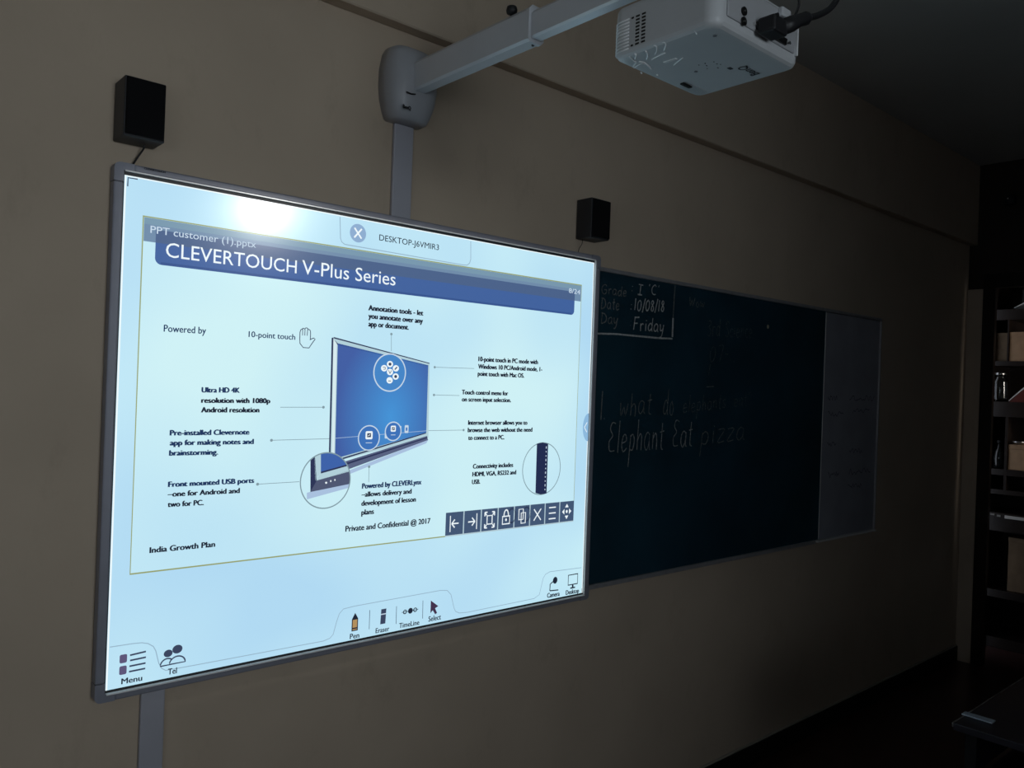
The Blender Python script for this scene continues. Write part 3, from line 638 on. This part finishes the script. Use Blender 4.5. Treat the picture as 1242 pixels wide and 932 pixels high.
# vent slots on the side and ribs round the front corner
for r_ in range(9):
    for cidx, (y0, y1) in enumerate(((-1.006, -.996), (-.990, -.980), (-.974, -.968))):
        if cidx == 2 and 0 < r_ < 8: continue
        z = 1.514+r_*.0073
        obj('vent_slot', box(.7512, .7535, y0, y1, z, z+.0036), socket, pj)
for r_ in range(10):
    z = 1.512+r_*.0070; P = []
    for k in range(8):
        a = math.pi/2*k/7; P.append((.780-.0285*math.cos(a), -.940+.0285*math.sin(a), z))
    P = [(.7515, -.962, z)]+P+[(.80, -.9115, z)]
    obj('vent_rib', tube(P, .0017, 5), mat('white_rib', (.8, .81, .82), .3), pj, True)
# underside: sticker, catch, marks, name, feet
YB_ = 1.4994
obj('sticker', box(.985, 1.040, -.958, -.930, YB_-.0004, YB_+.0008), stickm, pj)
obj('catch', box(.958, .992, -.952, -.942, YB_-.003, YB_+.0008, .001), socket, pj)
obj('protective_film', box(.835, .842, -1.022, -.990, YB_-.0008, YB_+.0006), mat('film_glint', (.95, .96, .97), .2, 0, .8), pj)
for P in [[(0.7592, -1.0428, 1.5045), (0.7617, -1.0505, 1.502), (0.7703, -1.0467, 1.4992), (0.7868, -1.0297, 1.4992)], [(0.7595, -1.022, 1.5042), (0.7625, -1.028, 1.5012), (0.7784, -1.017, 1.4992), (0.7889, -1.0044, 1.4992)], [(0.7638, -0.9991, 1.4999), (0.7825, -0.9897, 1.4992), (0.7983, -0.974, 1.4992)], [(0.7619, -0.9706, 1.5018), (0.7649, -0.9725, 1.4988), (0.7812, -0.956, 1.4992)], [(0.7629, -0.9551, 1.5008), (0.7862, -0.9488, 1.4992), (0.796, -0.9466, 1.4992), (0.8077, -0.9294, 1.4992)], [(0.7954, -0.9545, 1.4992), (0.8077, -0.9591, 1.4992), (0.8337, -0.9528, 1.4992), (0.8477, -0.9459, 1.4992)], [(0.8153, -0.9245, 1.4992), (0.8075, -0.9505, 1.4992), (0.816, -0.9553, 1.4992)], [(0.806, -0.9822, 1.4992), (0.8013, -1.0016, 1.4992), (0.799, -1.0231, 1.4992)], [(0.8628, -0.9966, 1.4992), (0.8529, -1.0155, 1.4992), (0.8439, -1.0346, 1.4992)], [(0.8443, -0.9202, 1.4992), (0.8512, -0.9169, 1.4992)], [(0.8804, -0.9363, 1.4992), (0.8854, -0.9353, 1.4992)], [(0.7576, -1.0918, 1.5061), (0.7599, -1.0934, 1.5038)], [(0.7571, -1.123, 1.5066), (0.7609, -1.1255, 1.5028), (0.7701, -1.1228, 1.4992)]]:
    obj('film_wrinkle_glint', tube(smooth_curve(P, 4), .0017, 5), MATS['film_glint'], pj, True)  # wrinkles of the film, their reflections put into near-white strands
nm = text_mesh('BenQ', .015); xs = [v.co.x for v in nm.vertices]
for v in nm.vertices:
    v.co = Vector((1.030-(v.co.x-min(xs))/(max(xs)-min(xs))*.062, -1.105+v.co.y/CAP*.020, YB_-.0002))
nm.materials.clear(); link('maker_name', nm, printd, pj)
mk = bmesh.new()
for k in range(9):
    x, y = .895+random.random()*.075, -1.075+random.random()*.045
    box(x, x+.002+random.random()*.002, y, y+.0012, YB_-.0003, YB_+.0006, bm=mk)
box(.955, .967, -1.078, -1.070, YB_-.0004, YB_+.0006, bm=mk); obj('printed_marks', mk, printd, pj)
for x, y in ((.80, -1.145), (.925, -1.01)): obj('screw', tube([(x, y, YB_+.001), (x, y, YB_-.001)], .004, 10), mat('screw_grey', (.25, .26, .28), .4, .5), pj)
ln = obj('lens_barrel', tube([(.976, -.914, 1.540), (.976, -.9105, 1.540)], [.022, .021], 24), black, pj); obj('lens_glass', tube([(.976, -.9103, 1.540), (.976, -.9098, 1.540)], .019, 24), mat('lens_coating', (.05, .06, .08), .05, 0, .8), ln)
# plugged video cable, a thing of its own
vc = thing('video_cable', (.93, -1.2, 1.54), 'thick black video cable plugged into the back of the projector', 'cable')
pb = obj('plug', box(.880, .932, -1.228, -1.189, 1.514, 1.547, .005), black, vc)
obj('thumb_screw', tube([(.892, -1.228, 1.545), (.892, -1.190, 1.545)], .005, 8), black, vc)
obj('plug_neck', tube([(.925, -1.215, 1.533), (.952, -1.220, 1.548), (.976, -1.226, 1.562), (.995, -1.23, 1.571), (1.006, -1.232, 1.576)], [.016, .017, .013, .014, .008], 10), black, vc, True)
obj('cord', tube(smooth_curve([(1.0, -1.231, 1.573), (1.04, -1.235, 1.592), (1.09, -1.235, 1.625), (1.125, -1.23, 1.67), (1.13, -1.215, 1.74), (1.10, -1.19, 1.85), (1.06, -1.17, 2.585)]), .0068, 8), black, vc, True)
pc = obj('power_cable', tube(smooth_curve([(1.0, -1.1845, 1.575), (1.0, -1.20, 1.585), (.992, -1.215, 1.61), (.97, -1.21, 1.64), (.94, -1.19, 1.67), (.90, -1.16, 1.72), (.885, -1.14, 2.0), (.88, -1.14, 2.585)]), .0026, 6), black, None, True)
tag(pc, 'thin black cable looping up behind the projector next to the thick one', 'cable')

# final size and place of the projector and its two cables under the arm
KP = .8945; PO = Vector((-.552, -2.101, .789))
for o in (pj, vc, pc): o.location = PO+(o.location-PO)*KP; o.scale = (KP,)*3

# ================================================================== chalkboard with white side panel
CX0, CXM, CX1, CZ0, CZ1 = 1.7025, 3.45895, 4.09691, 0.02891, 1.24916
cb = thing('chalkboard', ((CX0+CX1)/2, 0, CZ0), 'long dark green chalkboard with chalk handwriting, right of the lit whiteboard', 'chalkboard')
surf = obj('slate', box(CX0+.004, CXM, -.016, -.001, CZ0+.018, CZ1-.016), boardm, cb)
wsf = obj('white_panel', box(CXM+.002, CX1-.014, -.017, -.001, CZ0+.018, CZ1-.018), wbm, cb); wsf['label'] = 'worn white writing panel at the right end'
obj('top_rail', box(CX0, CX1, -.026, -.001, CZ1-.016, CZ1, .002), railm, cb)
obj('bottom_rail', box(CX0, CXM-.04, -.026, -.001, CZ0, CZ0+.018, .002), railm, cb)
obj('glint_rail', box(CXM-.038, CX1-.04, -.038, -.001, CZ0+.006, CZ0+.0165, .002), railb, cb); obj('glint_rail', box(CX1-.036, CX1-.012, -.038, -.001, CZ0+.006, CZ0+.0165, .002), railb, cb)  # white stretch of the bottom rail carries its reflected glint in colour
obj('side_rail', box(CX1-.012, CX1, -.026, -.001, CZ0+.002, CZ1-.0162, .002), railm, cb); obj('divider', box(CXM, CXM+.0018, -.019, -.001, CZ0+.019, CZ1-.017), railb, cb)

# chalk handwriting: a hand made stroke alphabet (unit box, x 0..w, y 0 baseline .. 1 cap height)
G = {
 'G': (.8, [[(.7, .85), (.5, 1), (.2, .9), (.05, .5), (.2, .1), (.5, 0), (.7, .2), (.7, .45), (.4, .45)]]),
 'r': (.45, [[(.05, .6), (.1, 0)], [(.1, .4), (.25, .6), (.42, .55)]]),
 'a': (.6, [[(.5, .5), (.3, .62), (.08, .45), (.05, .15), (.25, 0), (.45, .2), (.5, .55), (.5, .1), (.62, .0)]]),
 'd': (.6, [[(.5, .45), (.3, .6), (.08, .4), (.06, .12), (.25, 0), (.48, .2)], [(.52, 1.05), (.5, .1), (.6, 0)]]),
 'e': (.55, [[(.05, .3), (.45, .38), (.35, .6), (.15, .55), (.05, .25), (.2, 0), (.5, .12)]]),
 'D': (.8, [[(.12, 1), (.08, 0)], [(.0, .98), (.4, .95), (.68, .6), (.6, .2), (.08, 0)]]),
 't': (.45, [[(.25, .95), (.22, .1), (.4, 0)], [(.05, .62), (.42, .66)]]),
 'y': (.55, [[(.05, .6), (.12, .15), (.3, .1), (.45, .3)], [(.5, .6), (.42, -.1), (.25, -.45), (.1, -.4)]]),
 'F': (.65, [[(.1, 1), (.05, 0)], [(.05, .98), (.62, 1.02)], [(.08, .52), (.45, .55)]]),
 'i': (.25, [[(.1, .6), (.12, 0)], [(.12, .8), (.14, .86)]]),
 'I': (.5, [[(.25, 1), (.25, 0)], [(.05, 1), (.45, 1)], [(.05, 0), (.45, 0)]]),
 'C': (.6, [[(.55, .85), (.35, 1), (.1, .7), (.1, .25), (.3, 0), (.55, .08)]]),
 "'": (.2, [[(.1, 1.05), (.06, .85)]]), ':': (.25, [[(.1, .65), (.12, .58)], [(.1, .15), (.12, .08)]]), '.': (.2, [[(.08, .03), (.13, .0)]]),
 '1': (.3, [[(.15, 1), (.12, 0)]]), '0': (.6, [[(.3, .95), (.08, .7), (.06, .25), (.25, 0), (.48, .25), (.5, .75), (.3, .95)]]),
 '8': (.5, [[(.4, .85), (.2, .95), (.1, .7), (.4, .35), (.35, .05), (.1, .1), (.15, .4), (.42, .8)]]), '/': (.3, [[(.3, 1.1), (.02, -.15)]]),
 'W': (.9, [[(.05, 1), (.2, 0), (.42, .7), (.6, 0), (.85, 1)]]), 'o': (.5, [[(.25, .58), (.06, .4), (.1, .08), (.3, 0), (.45, .25), (.25, .58)]]),
 'w': (.7, [[(.05, .6), (.15, .02), (.33, .45), (.5, .02), (.65, .6)]]), 'h': (.55, [[(.08, 1.05), (.08, 0)], [(.08, .35), (.3, .58), (.45, .4), (.46, 0)]]),
 'l': (.2, [[(.12, 1.1), (.08, 0)]]), 'p': (.55, [[(.1, .6), (.06, -.5)], [(.08, .5), (.3, .62), (.48, .4), (.35, .08), (.1, .1)]]),
 'n': (.55, [[(.08, .6), (.08, 0)], [(.08, .35), (.3, .58), (.45, .4), (.46, 0)]]), 's': (.45, [[(.4, .55), (.15, .55), (.1, .38), (.38, .2), (.3, .02), (.05, .05)]]),
 'E': (.65, [[(.55, .95), (.25, 1), (.1, .78), (.35, .55), (.08, .35), (.15, .05), (.55, .05)]]), 'z': (.5, [[(.05, .58), (.45, .58), (.05, 0), (.48, .03)]]),
 '?': (.5, [[(.05, .8), (.25, 1), (.45, .8), (.2, .4)], [(.18, .08), (.2, .02)]]), '7': (.5, [[(.05, .95), (.48, .98), (.25, 0)]]), '3': (.5, [[(.05, .9), (.3, 1), (.4, .75), (.15, .55), (.45, .35), (.3, 0), (.05, .08)]]),
 '-': (.4, [[(.05, .4), (.35, .4)]]), 'c': (.45, [[(.42, .5), (.2, .58), (.06, .3), (.2, 0), (.42, .08)]]), 'S': (.6, [[(.55, .9), (.25, 1), (.1, .75), (.5, .35), (.4, .03), (.08, .08)]]), ' ': (.45, []),
}
def hand(name, s, bl, br, hgt, m, w_=.0042, y=-.0165, par=None):
    tot = sum(G[ch][0]+.14 for ch in s); d = Draw(y, [m]); k = (br[0]-bl[0])/tot; sl = (br[1]-bl[1])/(br[0]-bl[0]); x = 0; n_ = 0
    for ch in s:
        gw, st_ = G[ch]; jz = random.uniform(-.04, .04)
        for sgm in st_:
            P = [(bl[0]+(x+px+.08*py+random.uniform(-.015, .015))*k, bl[1]+(py+jz+random.uniform(-.015, .015))*hgt+(x*k)*sl) for px, py in sgm]
            if len(P) > 2: P = [tuple(v[:2]) for v in smooth_curve([(a, b_, 0) for a, b_ in P], 3)]
            d.L = n_ % 3; d.line(P, w_*random.uniform(.8, 1.15)); n_ += 1
        x += gw+.14
    return d.obj(name, par or surf)
hand('chalk_writing', 'Grade', (1.7279, 1.1492), (1.8806, 1.1549), .036, chalkf, .004); hand('chalk_writing', ':', (1.9018, 1.1749), (1.9193, 1.1750), .034, chalk); hand('chalk_writing', 'I', (1.9398, 1.1690), (1.9805, 1.1715), .040, chalk, .0048)
hand('chalk_writing', "'C'", (2.0061, 1.1758), (2.0825, 1.1785), .040, chalk, .0045)
hand('chalk_writing', 'Date', (1.7287, 1.0911), (1.8396, 1.0986), .042, chalkf, .0045); hand('chalk_writing', ':', (1.8983, 1.1032), (1.9182, 1.1049), .036, chalk)
hand('chalk_writing', '10/08/18', (1.9222, 1.1037), (2.1185, 1.1160), .046, chalk, .005)
hand('chalk_writing', 'Day', (1.7315, 1.0382), (1.8330, 1.0429), .040, chalkf, .0045); hand('chalk_writing', ':', (1.8994, 1.0384), (1.9193, 1.0399), .034, chalkf)
hand('chalk_writing', 'Friday', (1.9226, 1.0255), (2.1206, 1.0331), .050, chalk, .005)
bx = Draw(-.0163, [chalk, chalkf])
bx.line([(1.7039, 0.9962), (1.8111, 1.0024), (1.9592, 1.0035), (2.0899, 1.0043), (2.1748, 1.0078)], .007, 0).line([(2.1744, 1.0147), (2.1743, 1.0935)], .010, 0).line([(2.1743, 1.0935), (2.1794, 1.2347)], .005, 1).obj('chalk_box', surf)
hand('chalk_writing', 'Wow', (2.2790, 1.1557), (2.3962, 1.1584), .036, chalkd, .0045)
hand('chalk_writing', '3rd Science', (2.4199, 1.0383), (2.7775, 1.0494), .07, chalkd, .0035)
hand('chalk_writing', '07-..', (2.4389, 0.9278), (2.6489, 0.9378), .072, chalkd, .0035); hand('chalk_writing', '1.', (2.4306, 0.8626), (2.4924, 0.8648), .05, chalkd, .0035)
Draw(-.0163, [chalkf]).line([(2.4275, 0.8139), (2.4828, 0.8172)], .004).obj('chalk_mark', surf)
sd = (2.9049, 1.1127); Draw(-.0163, [mat('yellow_chalk', (.5, .45, .3), .9)]).disc(sd, .010, .010, 0, 8).obj('chalk_mark', surf)
hand('chalk_writing', '1.', (1.7464, 0.6752), (1.7813, 0.6768), .11, chalkf, .005)
hand('chalk_writing', 'what', (1.8574, 0.6849), (2.0647, 0.6988), .085, chalkf, .0042); hand('chalk_writing', 'do', (2.1297, 0.6889), (2.2066, 0.6943), .10, chalkf, .0042)
hand('chalk_writing', 'elephants', (2.2629, 0.6998), (2.5836, 0.7273), .065, chalkd, .0036); hand('chalk_writing', 'eat?', (2.6423, 0.7293), (2.7909, 0.7370), .06, chalkd, .003)
hand('chalk_writing', 'Elephant', (1.7980, 0.5420), (2.1483, 0.5543), .115, chalkm, .0042)
hand('chalk_writing', 'Eat', (2.1979, 0.5566), (2.3466, 0.5638), .11, chalkm, .0045); hand('chalk_writing', 'pizza', (2.3944, 0.5610), (2.7527, 0.5800), .095, chalkf, .0042)
def squig(cx_, cz_, w_, n_):
    n_ *= 2; P = [(cx_+w_*k/n_, cz_+random.uniform(-.016, .018)) for k in range(n_+1)]
    return Draw(-.0174, [inkm]).line([tuple(v[:2]) for v in smooth_curve([(a, b_, 0) for a, b_ in P], 3)], .0035).obj('marker_writing', wsf)
for (u, n_), w_ in ((((3.5088, 0.7839), 7), .10), (((3.7466, 0.7879), 9), .30), (((3.5148, 0.7017), 7), .17), (((3.7902, 0.7164), 7), .2), (((3.5176, 0.5413), 6), .10), (((3.7686, 0.4956), 6), .15), (((3.5385, 0.3757), 8), .12), (((3.7771, 0.3827), 10), .25), (((3.7642, 0.3023), 8), .16)): squig(u[0], u[1], w_, n_)

# ================================================================== dark cupboard with open shelves in the storeroom
before = set(COL.objects); FLR = FL; FL = -.8410
cu = thing('cupboard', (5.655, -.66, FL), 'dark wooden open-fronted cupboard seen through the doorway at the far right', 'cupboard')
CY0, CY1, CT = -.102, -1.25, 1.60; dp_x0, dp_x1 = 5.46, 5.83
obj('side_panel', box(dp_x0, dp_x1, CY0-.058, CY0, FL+.001, CT), woodm, cu); obj('side_panel', box(dp_x0, dp_x1, CY1, CY1+.04, FL+.001, CT), woodm, cu)
obj('back_panel', box(dp_x1-.012, dp_x1, CY1+.04, CY0-.058, FL+.03, CT), woodm, cu)
obj('top_panel', box(dp_x0-.01, dp_x1, CY1-.01, CY0+.002, CT, CT+.03, .003), woodm, cu)
SH = {'a': 1.385, 'b': 1.045, 'c': .775, 'd': .345, 'e': .06, 'f': -.47}
for zt_, th in ((1.415, .07), (1.070, .030), (.800, .10), (.352, .040), (.215, .03), (.060, .12), (-.45, .05)):
    obj('shelf', box(dp_x0+.004, dp_x1-.0125, CY1+.041, CY0-.059, zt_-th, zt_), woodm, cu)
obj('divider', box(dp_x0+.002, dp_x1-.0125, -.254, -.246, 1.071, 1.344), woodm, cu)
obj('divider', box(dp_x0+.002, dp_x1-.0125, -.268, -.252, .061+.155, .699), woodm, cu)
obj('plinth', box(dp_x0+.03, dp_x1-.013, CY1+.041, CY0-.059, FL+.001, FL+.07), woodm, cu)
edge = obj('shelf_edging', box(dp_x0-.003, dp_x0+.0035, CY1+.042, -.268, .030, .050, .001), mat('pale_edging', (.6, .6, .58), .4), cu); edge['label'] = 'pale edging strip along the middle shelf'
obj('edging_piece', box(dp_x0-.003, dp_x0+.0035, -.242, -.222, .036, .048), mat('dull_edging', (.25, .25, .24), .4), cu); obj('edging_piece', box(dp_x0-.003, dp_x0+.0035, -.206, -.182, .042, .052), MATS['dull_edging'], cu)
# things on the shelves
def carton(y0, y1, z0, z1, x0, m, label, depth=.22, tape=True):
    t_ = thing('carton', (x0+depth/2, (y0+y1)/2, z0), label, 'box')
    obj('body', box(x0, x0+depth, y0, y1, z0, z1-.006, .002), m, t_)
    obj('lid', box(x0-.002, x0+depth+.002, y0-.001, y1+.001, z1-.03, z1, .002), m, t_)
    return t_
carton(-.244, -.167, 1.0855-.015, 1.262, 5.50, cardd, 'narrow dim brown carton on the shelf above the glass jar')
carton(-.42, -.257, 1.0705, 1.264, 5.475, cardm, 'brown carton right of the narrow dim one on the upper shelf')
carton(-.43, -.272, .3525, .520, 5.475, cardm, 'brown carton in the middle compartment below the leaning folder')
carton(-.50, -.284, -.4495, -.095, 5.50, cardd, 'tall dull brown carton on the lowest shelf')
jr = thing('glass_jar', (5.51, -.196, .8005), 'clear glass jar with bright rim glints at the left of the cupboard', 'jar')
J = [(.030, 0), (.046, .004), (.050, .02), (.050, .13), (.044, .152), (.034, .162), (.034, .178), (.031, .178), (.031, .162), (.041, .150), (.046, .13), (.046, .02), (.042, .01), (.02, .008)]
obj('body', lathe(J, (5.51, -.196, .8005), 28), glassm, jr, True); obj('lid', lathe([(.036, 0), (.037, .002), (.037, .014), (.034, .017)], (5.51, -.196, .8005+.1785), 24), mat('tin_lid', (.4, .4, .4), .25, 1), jr, True)
def leaning(name, y0, z0, w_, h_, m, edge_m, label, x=5.48):
    t_ = thing(name, (x+.1, y0-w_/2, z0), label, 'folder')
    A = [(-0, 0), (-w_, h_), (-w_, 0)]
    def pr(pts, xa, xb, mm, nm_):
        bm_ = bmesh.new(); P_ = [bm_.verts.new((xa, y0+p[0], z0+p[1])) for p in pts]; Q_ = [bm_.verts.new((xb, y0+p[0], z0+p[1])) for p in pts]; n__ = len(pts)
        for k in range(n__): bm_.faces.new((P_[k], P_[(k+1) % n__], Q_[(k+1) % n__], Q_[k]))
        bm_.faces.new(P_); bm_.faces.new(Q_); obj(nm_, bm_, mm, t_)
    pr(A, x, x+.2, m, 'cover'); pr([(0, .006), (-w_, h_+.006), (-w_, h_+.022), (-.0, .010)], x-.004, x+.2, edge_m, 'glare_strip')  # pale strip puts the diagonal glare into colour
    return t_
leaning('leaning_folder', -.262, .8005, .17, .165, redm, palem, 'maroon folder leaning diagonally with a pale strip for its glare')
leaning('leaning_folder', -.275, 1.4155, .16, .075, foil, palem, 'flat grey folder with a pale strip for its glare on the top shelf')
sp = thing('glazing', (5.705, -.7, 1.4155), 'dull grey glossy tray standing upright at the back of the top shelf', 'glazing')  # a glassy panel, standing upright at the back
obj('sheet', box(5.70, 5.706, -1.1, -.253, 1.4155, 1.565), foil, sp); obj('sheet_rim', box(5.698, 5.708, -1.1, -.253, 1.5655, 1.572), woodm, sp)
# small objects seen by a glint
bt1 = thing('steel_dish', (5.50, -.325, .5205), 'small dark steel dish resting on the middle carton', 'dish'); obj('bowl', lathe([(.02, 0), (.038, .012), (.042, .022), (.039, .022), (.034, .012), (.01, .006)], (5.50, -.325, .5212), 20), mat('dull_steel', (.4, .4, .4), .3, 1), bt1, True); obj('foot', lathe([(.018, 0), (.02, .0008)], (5.50, -.325, .5202), 16), MATS['dull_steel'], bt1)
vb = thing('glass_bottle', (5.51, -.205, .3525), 'small dark glass bottle behind the cupboard post, below the jar', 'bottle'); obj('body', lathe([(.02, 0), (.034, .004), (.036, .07), (.03, .11), (.013, .14), (.013, .17)], (5.51, -.205, .3527), 22), mat('dark_glass', (.01, .012, .012), .08, 0, .8), vb, True); obj('cap', lathe([(.015, 0), (.015, .018)], (5.51, -.205, .523), 16), black, vb)

FL = FLR; KC = 1.083
for o in set(COL.objects)-before:
    if o.parent is None: o.location = PO+(o.location-PO)*KC; o.scale = (KC,)*3

# wall sensor: a tiny device high above the doorway
dv = thing('motion_sensor', (5.44, -.25, 2.08), 'tiny dark sensor with one bright glint high above the dark doorway', 'sensor')
obj('housing', lathe([(.03, 0), (.035, .01), (.035, .05), (.03, .06)], (5.413, -.25, 2.10), 16), black, dv)
obj('glint_dot', box(5.3735, 5.378, -.250, -.242, 2.131, 2.140, .001), alub, dv)  # pale dot stands in for the glint
# ================================================================== desk in the lower right corner
dk = thing('desk', (2.9, -1.45, FL), 'dark laminate classroom desk with worn light edge at the lower right', 'desk')
DT = -.25
obj('desktop', box(2.288, 3.55, -1.75, -1.108, DT-.024, DT-.0012, .002), deskm, dk)
e_ = obj('edge_trim', box(2.286, 3.55, -1.1078, -1.1045, DT-.014, DT, .001), mat('worn_metal_edge', (.55, .52, .5), .35, .8, noise=.5, nscale=18), dk); e_['label'] = 'thin worn metal edging'
for x, y in ((2.34, -1.15), (3.50, -1.15), (2.34, -1.70), (3.50, -1.70)): obj('leg', box(x-.018, x+.018, y-.018, y+.018, FL+.0005, DT-.0245, .003), legm, dk)
obj('apron', box(2.36, 3.48, -1.16, -1.145, DT-.16, DT-.0245), deskm, dk); obj('book_shelf', box(2.36, 3.48, -1.69, -1.162, DT-.19, DT-.175), deskm, dk)
for x in (2.34, 3.50): obj('side_rail', box(x-.012, x+.012, -1.681, -1.169, FL+.15, FL+.18), legm, dk)
rul = obj('ruler', box(2.380, 2.412, -1.192, -1.100, DT+.0004, DT+.005, .001), mat('grey_plastic_strip', (.36, .40, .46), .3))
tag(rul, 'short flat grey strip lying across the edge of the dark desk', 'ruler')
nb = thing('exercise_book', (2.6, -1.5, DT), 'dark covered exercise book lying on the desk at the lower right edge', 'book')
obj('cover', box(2.42, 2.66, -1.60, -1.40, DT-.0008, DT+.006, .001), mat('speckled_cover', (.10, .10, .13), .4, noise=.8, nscale=140), nb); obj('pages', box(2.423, 2.657, -1.597, -1.399, DT+.0002, DT+.0048), palem, nb)
# ------------------------------------------------------------------ raise the whole set from the board datum to the floor datum
for o in list(COL.objects):
    if o.parent is None and o.type in ('MESH', 'EMPTY'): o.location.z += ZO
